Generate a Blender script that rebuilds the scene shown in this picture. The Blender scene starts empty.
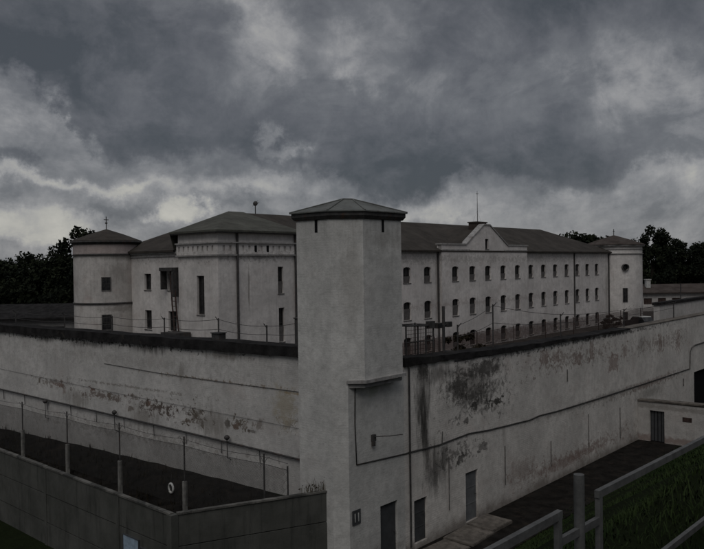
import bpy, math, random
import numpy as np
from mathutils import Vector, Matrix
random.seed(7); rng = np.random.default_rng(7)
R = math.radians
sc = bpy.context.scene
COL = sc.collection

# ------------------------------------------------------------------ frames
# The compound is laid out on its own square grid: local x runs along the right hand wall,
# local y runs back along the left hand side, the origin is the foot of the watchtower corner.
UR = (.6685, .7437); UL = (-.7437, .6685); OX, OY = -.165, 24.15
ROT = math.atan2(UR[1], UR[0])
def A(x, y, z=0):
    return Vector((OX + x*UR[0] + y*UL[0], OY + x*UR[1] + y*UL[1], z))

# ------------------------------------------------------------------ mesh builder
class MB:
    def __init__(s): s.v = []; s.f = []; s.m = []; s.sm = []
    def add(s, vs, fs, mi=0, smooth=False):
        o = len(s.v); s.v += [tuple(p) for p in vs]
        for f in fs: s.f.append([o+i for i in f]); s.m.append(mi); s.sm.append(smooth)
    def box(s, x0, y0, z0, x1, y1, z1, mi=0):
        s.add([(x0,y0,z0),(x1,y0,z0),(x1,y1,z0),(x0,y1,z0),(x0,y0,z1),(x1,y0,z1),(x1,y1,z1),(x0,y1,z1)],
              [(0,3,2,1),(4,5,6,7),(0,1,5,4),(1,2,6,5),(2,3,7,6),(3,0,4,7)], mi)
    def tube(s, pts, r, n=6, mi=0, r1=None):
        pts = [Vector(p) for p in pts]; rings = []
        for i, p in enumerate(pts):
            d = (pts[min(i+1, len(pts)-1)] - pts[max(i-1, 0)]).normalized()
            up = Vector((0,0,1)) if abs(d.z) < .9 else Vector((1,0,0))
            a = d.cross(up).normalized(); b = a.cross(d)
            rr = r if r1 is None else r + (r1-r)*i/(len(pts)-1)
            rings.append([p + rr*(math.cos(2*math.pi*k/n)*a + math.sin(2*math.pi*k/n)*b) for k in range(n)])
        vs = [q for g in rings for q in g]; fs = []
        for i in range(len(pts)-1):
            for k in range(n):
                fs.append((i*n+k, i*n+(k+1) % n, (i+1)*n+(k+1) % n, (i+1)*n+k))
        s.add(vs, fs, mi, n > 5); s.add(rings[0], [tuple(range(n))], mi); s.add(rings[-1], [tuple(range(n))[::-1]], mi)
    def lathe(s, prof, n=48, c=(0,0), mi=0, a0=0, smooth=True, cap=True):
        vs = []; fs = []
        for (r, z) in prof:
            for k in range(n):
                t = a0 + 2*math.pi*k/n; vs.append((c[0]+r*math.cos(t), c[1]+r*math.sin(t), z))
        for i in range(len(prof)-1):
            for k in range(n): fs.append((i*n+k, i*n+(k+1) % n, (i+1)*n+(k+1) % n, (i+1)*n+k))
        s.add(vs, fs, mi, smooth)
        if cap:
            s.add(vs[-n:], [tuple(range(n))], mi); s.add(vs[:n], [tuple(range(n))[::-1]], mi)
    def prism(s, poly, z0, z1, mi=0):
        n = len(poly); vs = [(x,y,z0) for x,y in poly] + [(x,y,z1) for x,y in poly]
        s.add(vs, [tuple(range(n))[::-1], tuple(range(n, 2*n))] + [(i,(i+1) % n, n+(i+1) % n, n+i) for i in range(n)], mi)
    def wall(s, x0, x1, z0, z1, holes, y=0., depth=.25, mi=0, xf=None):
        """a wall face in the plane y, seen from -y, with rectangular openings that have reveals"""
        xs = sorted({x0, x1, *[h[0] for h in holes], *[h[1] for h in holes]})
        zs = sorted({z0, z1, *[h[2] for h in holes], *[h[3] for h in holes]})
        xf = xf or (lambda x, y, z: (x, y, z))
        for i in range(len(xs)-1):
            for j in range(len(zs)-1):
                cx = (xs[i]+xs[i+1])/2; cz = (zs[j]+zs[j+1])/2
                if any(h[0] < cx < h[1] and h[2] < cz < h[3] for h in holes): continue
                s.add([xf(xs[i],y,zs[j]), xf(xs[i+1],y,zs[j]), xf(xs[i+1],y,zs[j+1]), xf(xs[i],y,zs[j+1])], [(0,1,2,3)], mi)
        for (a, b, c, d) in holes:
            q = [(a,c),(b,c),(b,d),(a,d)]
            for k in range(4):
                (p0, q0), (p1, q1) = q[k], q[(k+1) % 4]
                s.add([xf(p0,y,q0), xf(p0,y+depth,q0), xf(p1,y+depth,q1), xf(p1,y,q1)], [(0,1,2,3)], mi)
    def build(s, name, mats, parent=None, loc=None, rot=None):
        me = bpy.data.meshes.new(name); me.from_pydata(s.v, [], s.f); me.update()
        mats = mats if isinstance(mats, (list, tuple)) else [mats]
        for m in mats: me.materials.append(m)
        me.polygons.foreach_set('material_index', s.m); me.polygons.foreach_set('use_smooth', s.sm)
        o = bpy.data.objects.new(name, me); COL.objects.link(o)
        if parent: o.parent = parent
        if loc is not None: o.location = loc
        if rot is not None: o.rotation_euler = (0, 0, rot)
        return o

def tag(o, label=None, cat=None, group=None, kind=None):
    if label: o['label'] = label
    if cat: o['category'] = cat
    if group: o['group'] = group
    if kind or cat: o['kind'] = kind or 'thing'
    return o
def thing(name, label, cat, loc, rot=ROT, group=None):
    o = bpy.data.objects.new(name, None); COL.objects.link(o); o.empty_display_size = .3
    o.location = loc; o.rotation_euler = (0, 0, rot); return tag(o, label, cat, group)
def copy_part(o, parent, loc=None, rot=None):
    c = o.copy(); COL.objects.link(c); c.parent = parent
    if loc is not None: c.location = loc
    if rot is not None: c.rotation_euler = (0, 0, rot)
    for ch in [k for k in bpy.data.objects if k.parent == o]:
        copy_part(ch, c)
    return c

# ------------------------------------------------------------------ materials
class NT:
    def __init__(s, tree): s.t = tree; s.n = tree.nodes; s.l = tree.links
    def new(s, typ, **kw):
        n = s.n.new(typ)
        for k, v in kw.items(): setattr(n, k, v)
        return n
    def set(s, sock, v):
        if v is None: return
        if isinstance(v, bpy.types.NodeSocket): s.l.new(v, sock)
        else: sock.default_value = v
    def math(s, op, a, b=None, c=None, clamp=False):
        n = s.new('ShaderNodeMath', operation=op, use_clamp=clamp)
        s.set(n.inputs[0], a); s.set(n.inputs[1], b); s.set(n.inputs[2], c); return n.outputs[0]
    def vmath(s, op, a, b=None):
        n = s.new('ShaderNodeVectorMath', operation=op); s.set(n.inputs[0], a); s.set(n.inputs[1], b); return n.outputs[0]
    def noise(s, vec, scale, detail=4., rough=.55, dist=0.):
        n = s.new('ShaderNodeTexNoise'); s.set(n.inputs['Vector'], vec); n.inputs['Scale'].default_value = scale
        n.inputs['Detail'].default_value = detail; n.inputs['Roughness'].default_value = rough; n.inputs['Distortion'].default_value = dist
        return n.outputs['Fac']
    def ss(s, v, lo, hi, a=0., b=1.):
        n = s.new('ShaderNodeMapRange', interpolation_type='SMOOTHSTEP'); s.set(n.inputs[0], v)
        n.inputs[1].default_value = lo; n.inputs[2].default_value = hi; n.inputs[3].default_value = a; n.inputs[4].default_value = b
        return n.outputs[0]
    def mix(s, fac, a, b, blend='MIX'):
        n = s.new('ShaderNodeMix', data_type='RGBA', blend_type=blend); s.set(n.inputs[0], fac)
        s.set(n.inputs[6], a if isinstance(a, bpy.types.NodeSocket) else (*a, 1)); s.set(n.inputs[7], b if isinstance(b, bpy.types.NodeSocket) else (*b, 1))
        return n.outputs[2]
    def scale(s, vec, sx, sy, sz):
        return s.vmath('MULTIPLY', vec, (sx, sy, sz))
def newmat(name):
    m = bpy.data.materials.new(name); m.use_nodes = True; t = NT(m.node_tree)
    b = t.n['Principled BSDF']; b.inputs['Roughness'].default_value = .85
    b.inputs['Specular IOR Level'].default_value = .25
    return m, t, b
def bump(t, b, h, strength=.4, dist=.02, prev=None):
    n = t.new('ShaderNodeBump'); n.inputs['Strength'].default_value = strength; n.inputs['Distance'].default_value = dist
    t.set(n.inputs['Height'], h)
    if prev: t.set(n.inputs['Normal'], prev)
    t.l.new(n.outputs[0], b.inputs['Normal']); return n.outputs[0]
def simple(name, col, rough=.8, var=.35, scale=3., metal=0., bmp=.2, col2=None, c2=(.5, .7), spec=.25):
    m, t, b = newmat(name); tc = t.new('ShaderNodeTexCoord').outputs['Object']
    n = t.noise(tc, scale, 6, .65)
    d = tuple(c*(1-var) for c in col); u = tuple(min(1, c*(1+var*.6)) for c in col)
    c = t.mix(t.ss(n, .3, .7), d, u)
    if col2: c = t.mix(t.ss(t.noise(tc, scale*.6+.3, 7, .7, .4), *c2), c, col2)
    t.set(b.inputs['Base Color'], c); b.inputs['Roughness'].default_value = rough; b.inputs['Metallic'].default_value = metal
    b.inputs['Specular IOR Level'].default_value = spec
    if bmp: bump(t, b, t.noise(tc, scale*6, 4, .6), bmp, .02)
    return m
def whitewash(name, base=(.47,.46,.44), marks=(), wear=.5, brick=.35, streak=.35, warm=.0, zdirt=None, streak_top=None, pink=.25, wscale=1.):
    """old limewash over brick: blotches, rain streaks, flaking patches, brick relief and single stains of their own"""
    m, t, b = newmat(name); tc = t.new('ShaderNodeTexCoord').outputs['Object']
    sp = t.new('ShaderNodeSeparateXYZ'); t.set(sp.inputs[0], tc); X, Y, Z = sp.outputs
    c = t.mix(t.ss(t.noise(tc, .45*wscale, 6, .6), .3, .72), tuple(k*.88 for k in base), tuple(min(.8,k*1.22) for k in base))
    c = t.mix(t.ss(t.noise(tc, 2.2*wscale, 8, .7), .4, .7, 0, .5), c, tuple(k*.6 for k in base))
    c = t.mix(t.ss(t.noise(tc, 5.5*wscale, 8, .75), .42, .68, 0, .38), c, tuple(k*.62 for k in base))
    c = t.mix(t.ss(t.noise(t.scale(tc, .8, .8, .9), 1., 5, .6), .5, .8, 0, pink), c, (.36, .28, .25))
    st = t.noise(t.scale(tc, 5., 5., .28), 1., 6, .65)
    stf = t.ss(st, .5, .78, 0, streak)
    if streak_top: stf = t.math('MULTIPLY', stf, t.ss(Z, streak_top[0], streak_top[1], .25, 1.))
    c = t.mix(stf, c, (.15, .14, .125))
    c = t.mix(t.ss(t.noise(t.vmath('ADD', tc, (7.3, 2.1, 4.)), 1.6, 9, .72, .6), .66, .74, 0, wear), c, (.17, .13, .11))
    if zdirt:
        zz = t.math('ADD', Z, t.math('MULTIPLY', t.math('SUBTRACT', t.noise(tc, .8, 6, .7), .5), zdirt[1]))
        c = t.mix(t.ss(zz, zdirt[0], zdirt[0]*.2-.2, 0, zdirt[2]), c, (.16, .135, .115))
    fine = t.noise(tc, 2.6, 10, .78); vert = t.noise(t.scale(tc, 3.4, 3.4, .55), 1., 8, .72); tiny = t.noise(tc, 3.8, 9, .78, .6)
    for (cx, cz, rx, rz, s, colr, kind) in marks:
        dx = t.math('DIVIDE', t.math('SUBTRACT', X, cx), rx); dz = t.math('DIVIDE', t.math('SUBTRACT', Z, cz), rz)
        d = t.math('MAXIMUM', t.math('ABSOLUTE', dx), t.math('ABSOLUTE', dz)) if kind in ('peel','band') else t.math('SQRT', t.math('ADD', t.math('MULTIPLY', dx, dx), t.math('MULTIPLY', dz, dz)))
        nz = {'blot': fine, 'drip': vert, 'peel': tiny, 'band': tiny}[kind]; amp = {'blot': 2.6, 'drip': 2.2, 'peel': 3.4, 'band': 6.}[kind]
        v = t.math('ADD', t.math('SUBTRACT', 1., d), t.math('MULTIPLY', t.math('SUBTRACT', nz, .5), amp))
        lo, hi = {'blot': (.3, .8), 'drip': (.2, .9), 'peel': (.35, .55), 'band': (.6, .85)}[kind]
        c = t.mix(t.ss(v, lo, hi, 0, s), c, colr)
    t.set(b.inputs['Base Color'], c); b.inputs['Roughness'].default_value = .92; b.inputs['Specular IOR Level'].default_value = .15
    bt = t.new('ShaderNodeTexBrick'); cv = t.new('ShaderNodeCombineXYZ')
    wv = t.math('MULTIPLY', t.math('SUBTRACT', t.noise(tc, 1.1, 5, .6), .5), .12)
    t.set(cv.inputs[0], t.math('ADD', t.math('ADD', X, Y), wv)); t.set(cv.inputs[1], t.math('ADD', Z, wv)); t.set(bt.inputs['Vector'], cv.outputs[0])
    for k, v in (('Scale', 1.), ('Mortar Size', .012), ('Mortar Smooth', .5), ('Brick Width', .27), ('Row Height', .085), ('Bias', 0.)):
        bt.inputs[k].default_value = v
    bf = t.math('MULTIPLY', bt.outputs['Fac'], t.ss(t.noise(tc, .7, 5, .65), .38, .66, .12, 1.))
    h = t.math('ADD', t.math('MULTIPLY', bf, -brick*.45), t.math('ADD', t.noise(tc, 2.2, 8, .72), t.math('MULTIPLY', t.noise(tc, 14., 6, .7), .4)))
    bump(t, b, h, .6, .035)
    return m

BLK = (.045, .042, .038); BRK = (.17, .105, .085); GRY = (.2, .185, .165)
M = {}
# marks on the right hand perimeter wall (x along the wall from the tower, z up)
rm = [(4.1,5.5,.8,2.3,.92,BLK,'drip'), (4.2,4.0,.65,1.7,.85,BLK,'drip'), (4.8,2.7,1.2,1.5,.8,BLK,'drip'), (5.4,3.,.6,1.,.6,BLK,'blot'), (4.1,6.5,.8,.5,.8,BLK,'blot'),
      (7.4,5.6,3.6,1.7,.6,(.12,.11,.1),'blot'), (8.4,6.1,2.9,.7,.8,BLK,'blot'), (6.4,5.7,1.5,1.1,.8,BLK,'blot'), (7.8,5.2,2.2,.7,.55,BLK,'blot'), (5.2,6.3,1.8,.6,.6,BLK,'drip'), (9.2,4.62,.9,.22,.9,BLK,'peel'), (7.6,4.75,.4,.25,.85,BLK,'peel'), (7.0,4.2,.3,.2,.7,BLK,'peel'),
      (6.6,2.75,.5,.35,.7,BLK,'peel'), (8.2,2.9,.6,.3,.6,BLK,'peel'), (9.9,3.,.3,.9,.4,GRY,'drip'),
      (13.7,6.,.75,.75,.55,BRK,'peel'), (14.9,5.9,.55,.6,.5,BRK,'peel'), (17.2,5.6,.8,.5,.5,BRK,'peel'), (18.9,5.9,.5,.9,.5,BRK,'peel'),
      (21.7,4.9,1.2,.7,.6,BRK,'peel'), (23.3,5.4,.7,.6,.5,BRK,'peel'), (25.9,5.5,.9,.9,.5,GRY,'drip'), (29,5.3,.7,1.,.5,BRK,'peel'), (32.3,5.2,.8,1.1,.5,BRK,'peel'),
      (17,5.7,7,.8,.6,(.19,.15,.13),'band'), (29,5.4,8,.8,.6,(.19,.15,.13),'band'), (8,4.9,3.5,1.2,.6,BLK,'band'), (6.4,3.,2.2,.7,.6,BLK,'band'), (25,3.0,11,.4,.5,(.16,.13,.11),'band'), (18,.8,10,.7,.5,BRK,'band'), (20,6.45,18,.2,.8,BLK,'band'), (20,3.2,14,.3,.5,GRY,'blot'), (27,2.5,5,.6,.5,GRY,'blot'), (28,3.1,6,.35,.4,BRK,'peel'), (11.5,1.2,2.5,1.,.4,BRK,'blot'), (16,.7,8,.5,.5,BRK,'blot')]
M['wall_right'] = whitewash('limewash_right_wall', (.59,.56,.525), rm, .6, .3, .4, zdirt=(.6,1.6,.8), streak_top=(4.,7), pink=.38)
lm = [(33.5,4.2,3.4,.35,.7,(.13,.105,.09),'band'),(38.5,3.95,3.6,.4,.85,(.13,.1,.085),'band'),(42.8,3.78,2.4,.65,.95,(.09,.07,.06),'band'),(45.5,3.7,1.4,.7,.95,(.09,.07,.055),'band'),(48.3,3.7,.9,.6,.9,(.1,.08,.06),'band'),(51.2,4.0,1.,.5,.6,(.14,.11,.075),'band'),
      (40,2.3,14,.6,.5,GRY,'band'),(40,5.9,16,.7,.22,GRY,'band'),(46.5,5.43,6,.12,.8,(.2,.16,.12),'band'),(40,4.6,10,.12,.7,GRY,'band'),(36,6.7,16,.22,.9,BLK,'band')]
pr = random.Random(11)
for k in range(20):
    u = pr.uniform(31,52.3); z = np.interp(u, [31,35,39,42,45,48,52], [4.25,4.0,3.9,3.8,3.58,3.68,3.95]) + pr.gauss(0,.16)
    lm.append((u, z, pr.uniform(.12,.5), pr.uniform(.1,.34), pr.uniform(.5,.95), pr.choice([(.07,.06,.05),(.13,.105,.085),(.17,.14,.12),(.15,.1,.08)]), 'peel'))
for (u,z,rx,rz,c,k) in [(33,6.6,1.6,.35,BLK,'drip'),(37,6.55,2.5,.4,BLK,'drip'),(42,6.6,2.5,.45,BLK,'drip'),(47.5,6.6,3,.35,GRY,'drip'),(44.5,5.6,.5,.7,GRY,'drip'),(51,4.7,1.3,1.6,(.33,.29,.22),'blot'),
        (52,5.3,2,.12,(.3,.22,.12),'blot'),(46.5,3.5,2,1.2,GRY,'drip'),(41.5,3.2,2,1.,GRY,'drip'),(36,3.5,2,.9,GRY,'drip')]:
    lm.append((u,z,rx,rz,.7,c,k))
M['wall_left'] = whitewash('limewash_left_wall', (.475,.46,.44), lm, .4, .25, .35, streak_top=(4.6,6.8), pink=.25)
M['tower'] = whitewash('limewash_watchtower', (.50,.49,.468), [(.1,10,.5,3,.35,GRY,'drip'),(1.6,11.4,1.6,.7,.4,GRY,'drip'),(1.2,6.2,.7,.4,.5,(.3,.31,.23),'blot'),(1.6,.4,3,.7,.5,GRY,'blot')], .35, .14, .35, pink=.12, streak_top=(8.5,12))
M['prison'] = whitewash('limewash_prison', (.61,.575,.55), [(25.4,6.2,.5,6,.5,GRY,'drip'),(3.6,9,.25,4.5,.45,GRY,'drip'),(64,5,.7,6,.45,GRY,'drip'),(30,.9,60,1.5,.75,(.22,.165,.15),'blot'),(30,4.6,60,.5,.4,(.28,.23,.21),'band'),(30,8.9,60,.7,.4,GRY,'band')], .2, .15, .28, pink=.3, wscale=.5)
M['prison_end'] = whitewash('limewash_prison_end', (.58,.55,.525), [(2.4,7.,.15,2.5,.7,GRY,'drip'),(3,9.2,6,.6,.5,GRY,'band'),(3,2.,8,1.,.5,GRY,'band')], .3, .15, .3, pink=.3, wscale=.6)
M['drum'] = whitewash('limewash_round_tower', (.47,.445,.42), [(0,5.4,3,.5,.6,GRY,'blot'),(-.6,8.2,1.6,1.3,.5,GRY,'drip'),(0,9.3,3,.4,.6,GRY,'drip')], .35, .2, .4, pink=.45, wscale=.8)
M['white'] = whitewash('limewash_outbuilding', (.45,.43,.41), [(25,1.,3,.7,.4,BRK,'blot')], .45, .25, .35, pink=.35)
M['annex'] = whitewash('limewash_annex', (.44,.42,.4), [(0,2.05,6,.25,.6,GRY,'blot'),(0,.2,8,.4,.6,BRK,'blot'),(-2.8,1.45,.35,.25,.8,BRK,'peel'),(-1.9,1.6,.4,.4,.5,GRY,'peel')], .5, .3, .35, pink=.4)
M['tar'] = simple('bitumen_felt', (.022,.021,.021), .95, .5, 2., bmp=.5, col2=(.05,.045,.038), c2=(.55,.75), spec=.06)
M['roof'] = simple('weathered_roof_sheet', (.062,.05,.044), .9, .35, .8, col2=(.085,.08,.075), c2=(.5,.8), spec=.08)
M['dark'] = simple('dark_void', (.008,.008,.009), .9, .2, 2, bmp=0, spec=.1)
M['soil'] = simple('damp_soil', (.015,.0135,.012), 1., .5, 1.7, bmp=.8, col2=(.027,.022,.018), spec=.05)
M['slab'] = simple('worn_concrete_slab', (.13,.115,.1), .95, .4, 2.5, bmp=.5, col2=(.05,.045,.04), spec=.1)
M['rail'] = simple('grey_painted_steel', (.085,.085,.083), .65, .3, 9., bmp=.15, col2=(.05,.038,.03), c2=(.64,.72))
M['steel'] = simple('dark_weathered_steel', (.05,.048,.047), .7, .4, 5., bmp=.2, col2=(.07,.04,.03), c2=(.55,.7))
M['zinc'] = simple('dull_galvanised_wire', (.032,.031,.03), .8, .3, 3., bmp=0)
M['rust'] = simple('rusty_steel', (.055,.035,.03), .85, .5, 4., bmp=.3, col2=(.035,.028,.026))
M['door'] = simple('grey_steel_door', (.055,.057,.06), .7, .2, 3., bmp=.1, col2=(.035,.033,.032), c2=(.55,.8))
M['door_light'] = simple('light_grey_steel_door', (.13,.135,.14), .7, .2, 2.5, bmp=.1, col2=(.08,.08,.08), c2=(.5,.8))
M['pale'] = simple('pale_enamel', (.45,.45,.43), .6, .2, 5., bmp=.1, col2=(.3,.28,.25))
M['blue'] = simple('faded_blue_board', (.26,.33,.4), .7, .3, 4., bmp=.1)
M['trim_dark'] = simple('dirty_moulding', (.1,.095,.09), .9, .35, 3., bmp=.2, col2=(.2,.19,.18))
M['trim'] = simple('grey_trim', (.3,.29,.28), .9, .3, 3., bmp=.2, col2=(.18,.16,.15))
M['pinkband'] = whitewash('pinkish_band', (.36,.31,.295), [], .4, .2, .4, pink=.5)
def seam_roof(name, col, d=.55, axis=0):
    m, t, b = newmat(name); tc = t.new('ShaderNodeTexCoord').outputs['Object']
    n = t.noise(tc, .7, 7, .65); c = t.mix(t.ss(n, .3, .7), tuple(k*.7 for k in col), tuple(k*1.25 for k in col))
    sp = t.new('ShaderNodeSeparateXYZ'); t.set(sp.inputs[0], tc)
    cell = t.new('ShaderNodeCombineXYZ'); t.set(cell.inputs[0], t.math('FLOOR', t.math('DIVIDE', sp.outputs[0], 2*d))); t.set(cell.inputs[1], t.math('FLOOR', t.math('DIVIDE', sp.outputs[1], 2.1)))
    wn = t.new('ShaderNodeTexWhiteNoise', noise_dimensions='2D'); t.set(wn.inputs['Vector'], cell.outputs[0])
    c = t.mix(t.math('MULTIPLY', wn.outputs['Value'], .35), c, tuple(k*.55 for k in col))
    c = t.mix(t.ss(t.noise(t.scale(tc, 3, 3, 3), 1, 8, .75), .5, .72, 0, .6), c, (.05,.033,.025))
    c = t.mix(t.ss(t.noise(t.scale(tc, 3., .5, .5), 1, 7, .7), .55, .75, 0, .5), c, tuple(k*1.5 for k in col))
    t.set(b.inputs['Base Color'], c); b.inputs['Roughness'].default_value = .8; b.inputs['Specular IOR Level'].default_value = .1
    sp = t.new('ShaderNodeSeparateXYZ'); t.set(sp.inputs[0], tc)
    w = t.math('PINGPONG', sp.outputs[axis], d); bump(t, b, t.ss(w, 0, .06, 1, 0), .6, .04); return m
M['main_roof'] = seam_roof('brown_sheet_roof', (.05,.044,.038), .5)
M['pavilion_roof'] = seam_roof('faded_brown_grey_roof', (.085,.085,.072), .6)
M['tower_roof'] = seam_roof('grey_tin_roof', (.13,.135,.128), .9)
def panel_mat():
    m, t, b = newmat('old_concrete_panel'); tc = t.new('ShaderNodeTexCoord').outputs['Object']
    c = t.mix(t.ss(t.noise(tc, .8, 7, .65), .3, .7), (.055,.056,.05), (.09,.09,.082))
    c = t.mix(t.ss(t.noise(t.scale(tc, 4., 4., .4), 1, 6, .65), .48, .75, 0, .7), c, (.03,.031,.028))
    c = t.mix(t.ss(t.noise(tc, 3., 8, .75), .6, .7, 0, .4), c, (.11,.105,.1))
    t.set(b.inputs['Base Color'], c); b.inputs['Roughness'].default_value = .95; b.inputs['Specular IOR Level'].default_value = .1
    bump(t, b, t.noise(tc, 12, 8, .7), .4, .02); return m
M['panel'] = panel_mat()
M['panel_cap'] = simple('concrete_cap', (.12,.115,.105), .95, .5, 1.2, bmp=.3, col2=(.045,.045,.042), c2=(.45,.6), spec=.1)
M['post'] = simple('concrete_post', (.2,.195,.18), .95, .35, 4., bmp=.3, spec=.1)
def glass_mat():
    m, t, b = newmat('old_window_glass'); tc = t.new('ShaderNodeTexCoord').outputs['Object']
    t.set(b.inputs['Base Color'], t.mix(t.ss(t.noise(tc, 2.5, 4), .4, .65), (.012,.012,.013), (.035,.034,.034)))
    b.inputs['Roughness'].default_value = .35; return m
M['glass'] = glass_mat()
M['frame'] = simple('dark_window_frame', (.045,.042,.04), .8, .3, 4., bmp=.1)
M['shutter'] = simple('grey_window_shield', (.13,.12,.115), .85, .35, 2., bmp=.2, col2=(.09,.075,.07))
def leaf_mat(name, a, b2):
    m, t, b = newmat(name); tc = t.new('ShaderNodeTexCoord').outputs['Object']
    t.set(b.inputs['Base Color'], t.mix(t.ss(t.noise(tc, .5, 4), .35, .65), a, b2))
    b.inputs['Specular IOR Level'].default_value = .05; return m
M['leaf'] = leaf_mat('dark_foliage', (.010,.013,.009), (.019,.023,.013))
M['leaf2'] = leaf_mat('brown_green_foliage', (.022,.019,.013), (.036,.028,.02))
M['bark'] = simple('bark', (.03,.025,.02), .95, .4, 3.)
M['stalk'] = simple('dry_stalk', (.1,.085,.06), .95, .4, 3.)
def ground_mat():
    m, t, b = newmat('rough_grass_ground'); tc = t.new('ShaderNodeTexCoord').outputs['Object']
    c = t.mix(t.ss(t.noise(tc, .25, 6, .6), .35, .65), (.011,.015,.007), (.017,.023,.010))
    c = t.mix(t.ss(t.noise(tc, 3.5, 8, .75), .45, .7, 0, .7), c, (.010,.011,.007))
    t.set(b.inputs['Base Color'], c); b.inputs['Roughness'].default_value = 1.; b.inputs['Specular IOR Level'].default_value = .02
    bump(t, b, t.noise(tc, 9, 8, .75), 1., .08); return m
M['ground'] = ground_mat()
M['grass'] = leaf_mat('grass_blades', (.013,.023,.008), (.024,.036,.012))
M['asphalt'] = simple('yard_dirt', (.06,.055,.05), 1., .4, .4, bmp=.4, col2=(.04,.036,.032), spec=.05)
M['shed_wall'] = simple('shed_plaster', (.2,.195,.19), .9, .3, .6)
M['car_body'] = simple('dark_car_paint', (.02,.022,.025), .35, .1, 2., bmp=0, spec=.5)
M['car_roof'] = simple('pale_car_paint', (.4,.4,.38), .4, .1, 2., bmp=0, spec=.5)
M['tyre'] = simple('tyre_rubber', (.015,.015,.015), .9, .2, 5.)

# ------------------------------------------------------------------ ground
def toA(x, y):
    dx, dy = x-OX, y-OY; return dx*UR[0]+dy*UR[1], dx*UL[0]+dy*UL[1]
def ground_z(xa, ya):
    q = -ya
    def s(a, b, v): u = min(1, max(0, (v-a)/(b-a))); return u
    emb = 7.9*s(2.8, 13.4, q) + 1.0*s(14.6, 16.2, q)
    emb *= s(-40, -16, xa) if xa < -16 else 1                # the bank runs out beyond the photographer's left
    if q < 2.8: emb = 0
    rise = 0
    if ya > 0 and xa > -5.1: rise = 1.05*s(-5.1, 1.5, xa)*s(.3, 2.6, ya)
    return emb + rise
g = MB()
def axis(lo, hi, step, far):
    a = list(np.arange(lo, hi+1e-6, step)); e = []; d = step; p = hi
    while p < far: d *= 1.35; p += d; e.append(p)
    e2 = []; d = step; p = lo
    while p > -far: d *= 1.35; p -= d; e2.append(p)
    return e2[::-1] + a + e
gx = axis(-30, 60, .6, 2500); gy = axis(-30, 32, .4, 2500)
for yy in gy:
    for xx in gx:
        n = .12*math.sin(xx*.9+yy*.4)+.1*math.sin(yy*1.3-xx*.5) if (yy < -3.2) else 0
        g.v.append((xx, yy, ground_z(xx, yy)+n*.5 - (.02 if yy > -3 else 0)))
nx = len(gx)
for j in range(len(gy)-1):
    for i in range(nx-1):
        g.f.append([j*nx+i, j*nx+i+1, (j+1)*nx+i+1, (j+1)*nx+i]); g.m.append(0); g.sm.append(True)
tag(g.build('ground', M['ground'], loc=A(0,0,0), rot=ROT), kind='structure')
b = MB(); b.add([(.3,-2.7,.012),(60,-2.7,.012),(60,-.02,.012),(.3,-.02,.012)], [(0,1,2,3)])
tag(b.build('soil_path', M['soil'], loc=A(0,0,0), rot=ROT), kind='structure')
b = MB(); poly = []
# dark bank between the panel wall and the tall wall, draped a few millimetres over the ground
xs = np.linspace(-4.85, 2.4, 16); ys = np.linspace(3.2, 62, 60)
for yy in ys:
    for xx in xs: b.v.append((xx, yy, ground_z(xx, yy)+.03+.05*math.sin(xx*3+yy*2.1)*math.sin(yy*1.7)))
for j in range(59):
    for i in range(15): b.f.append([j*16+i, j*16+i+1, (j+1)*16+i+1, (j+1)*16+i]); b.m.append(0); b.sm.append(True)
tag(b.build('soil_bank', M['soil'], loc=A(0,0,0), rot=ROT), kind='structure')
b = MB(); b.box(2.9, .55, 1.2, 140, 110, 2.2); tag(b.build('yard_ground', M['asphalt'], loc=A(0,0,0), rot=ROT), kind='structure')

# ------------------------------------------------------------------ guard tower
# a square shaft whose outer corner is cut off; above the ledge it oversails the wall face
t = thing('guard_tower', 'tall white watchtower with cut-off corner and low grey tin roof at the wall corner', 'tower', A(0,0,0))
UP = [(-.41,.38),(.37,-.4),(2.4,-.4),(2.4,1.95),(-.41,1.95)]
LO = [(-.41,.38),(-.03,0),(2.94,0),(2.94,1.95),(-.41,1.95)]
TCX, TCY = 1.0, .78
def offs(poly, d):
    out = []; n = len(poly)
    for i in range(n):
        p0, p1, p2 = Vector(poly[i-1]), Vector(poly[i]), Vector(poly[(i+1) % n])
        a = (p1-p0).normalized(); b_ = (p2-p1).normalized(); na = Vector((a.y,-a.x)); nb = Vector((b_.y,-b_.x))
        q = (na+nb).normalized(); out.append(tuple(p1 + q*(d/max(.3, q.dot(na)))))
    return out
def rings(b, stack, smooth=False):
    n = len(stack[0][0])
    vs = [(x,y,z) for pl, z in stack for x, y in pl]
    b.add(vs, [(k*n+i, k*n+(i+1) % n, (k+1)*n+(i+1) % n, (k+1)*n+i) for k in range(len(stack)-1) for i in range(n)], 0, smooth)
b = MB(); rings(b, [(UP,6.66),(UP,12.1)]); b.add([(x,y,6.66) for x,y in UP], [(4,3,2,1,0)]); b.build('shaft', M['tower'], t)
b = MB(); b.wall(-.03, 2.94, -.4, 6.66, [(1.55, 2.5, -.05, 2.1)], depth=.14)
b.add([(x,y,-.4) for x,y in LO]+[(x,y,6.66) for x,y in LO], [(0,1,6,5),(2,3,8,7),(3,4,9,8),(4,0,5,9)]); b.add([(2.4,0,6.66),(2.94,0,6.66),(2.94,1.95,6.66),(2.4,1.95,6.66)], [(0,1,2,3)])
b.build('base', M['tower'], t)
b = MB(); b.box(1.55, .1, -.05, 2.5, .16, 2.1); d = b.build('door', M['door'], t)
b = MB(); b.tube([(2.4,.1,1.0),(2.4,.03,1.0),(2.32,.03,1.0)], .015); b.build('handle', M['steel'], d)
b = MB(); b.prism([(-.1,-.004),(.33,-.5),(2.48,-.5),(2.48,-.004)], 6.58, 6.69); b.prism([(.02,-.004),(.4,-.36),(2.4,-.36),(2.4,-.004)], 6.42, 6.577); b.build('ledge', M['trim'], t)
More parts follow.
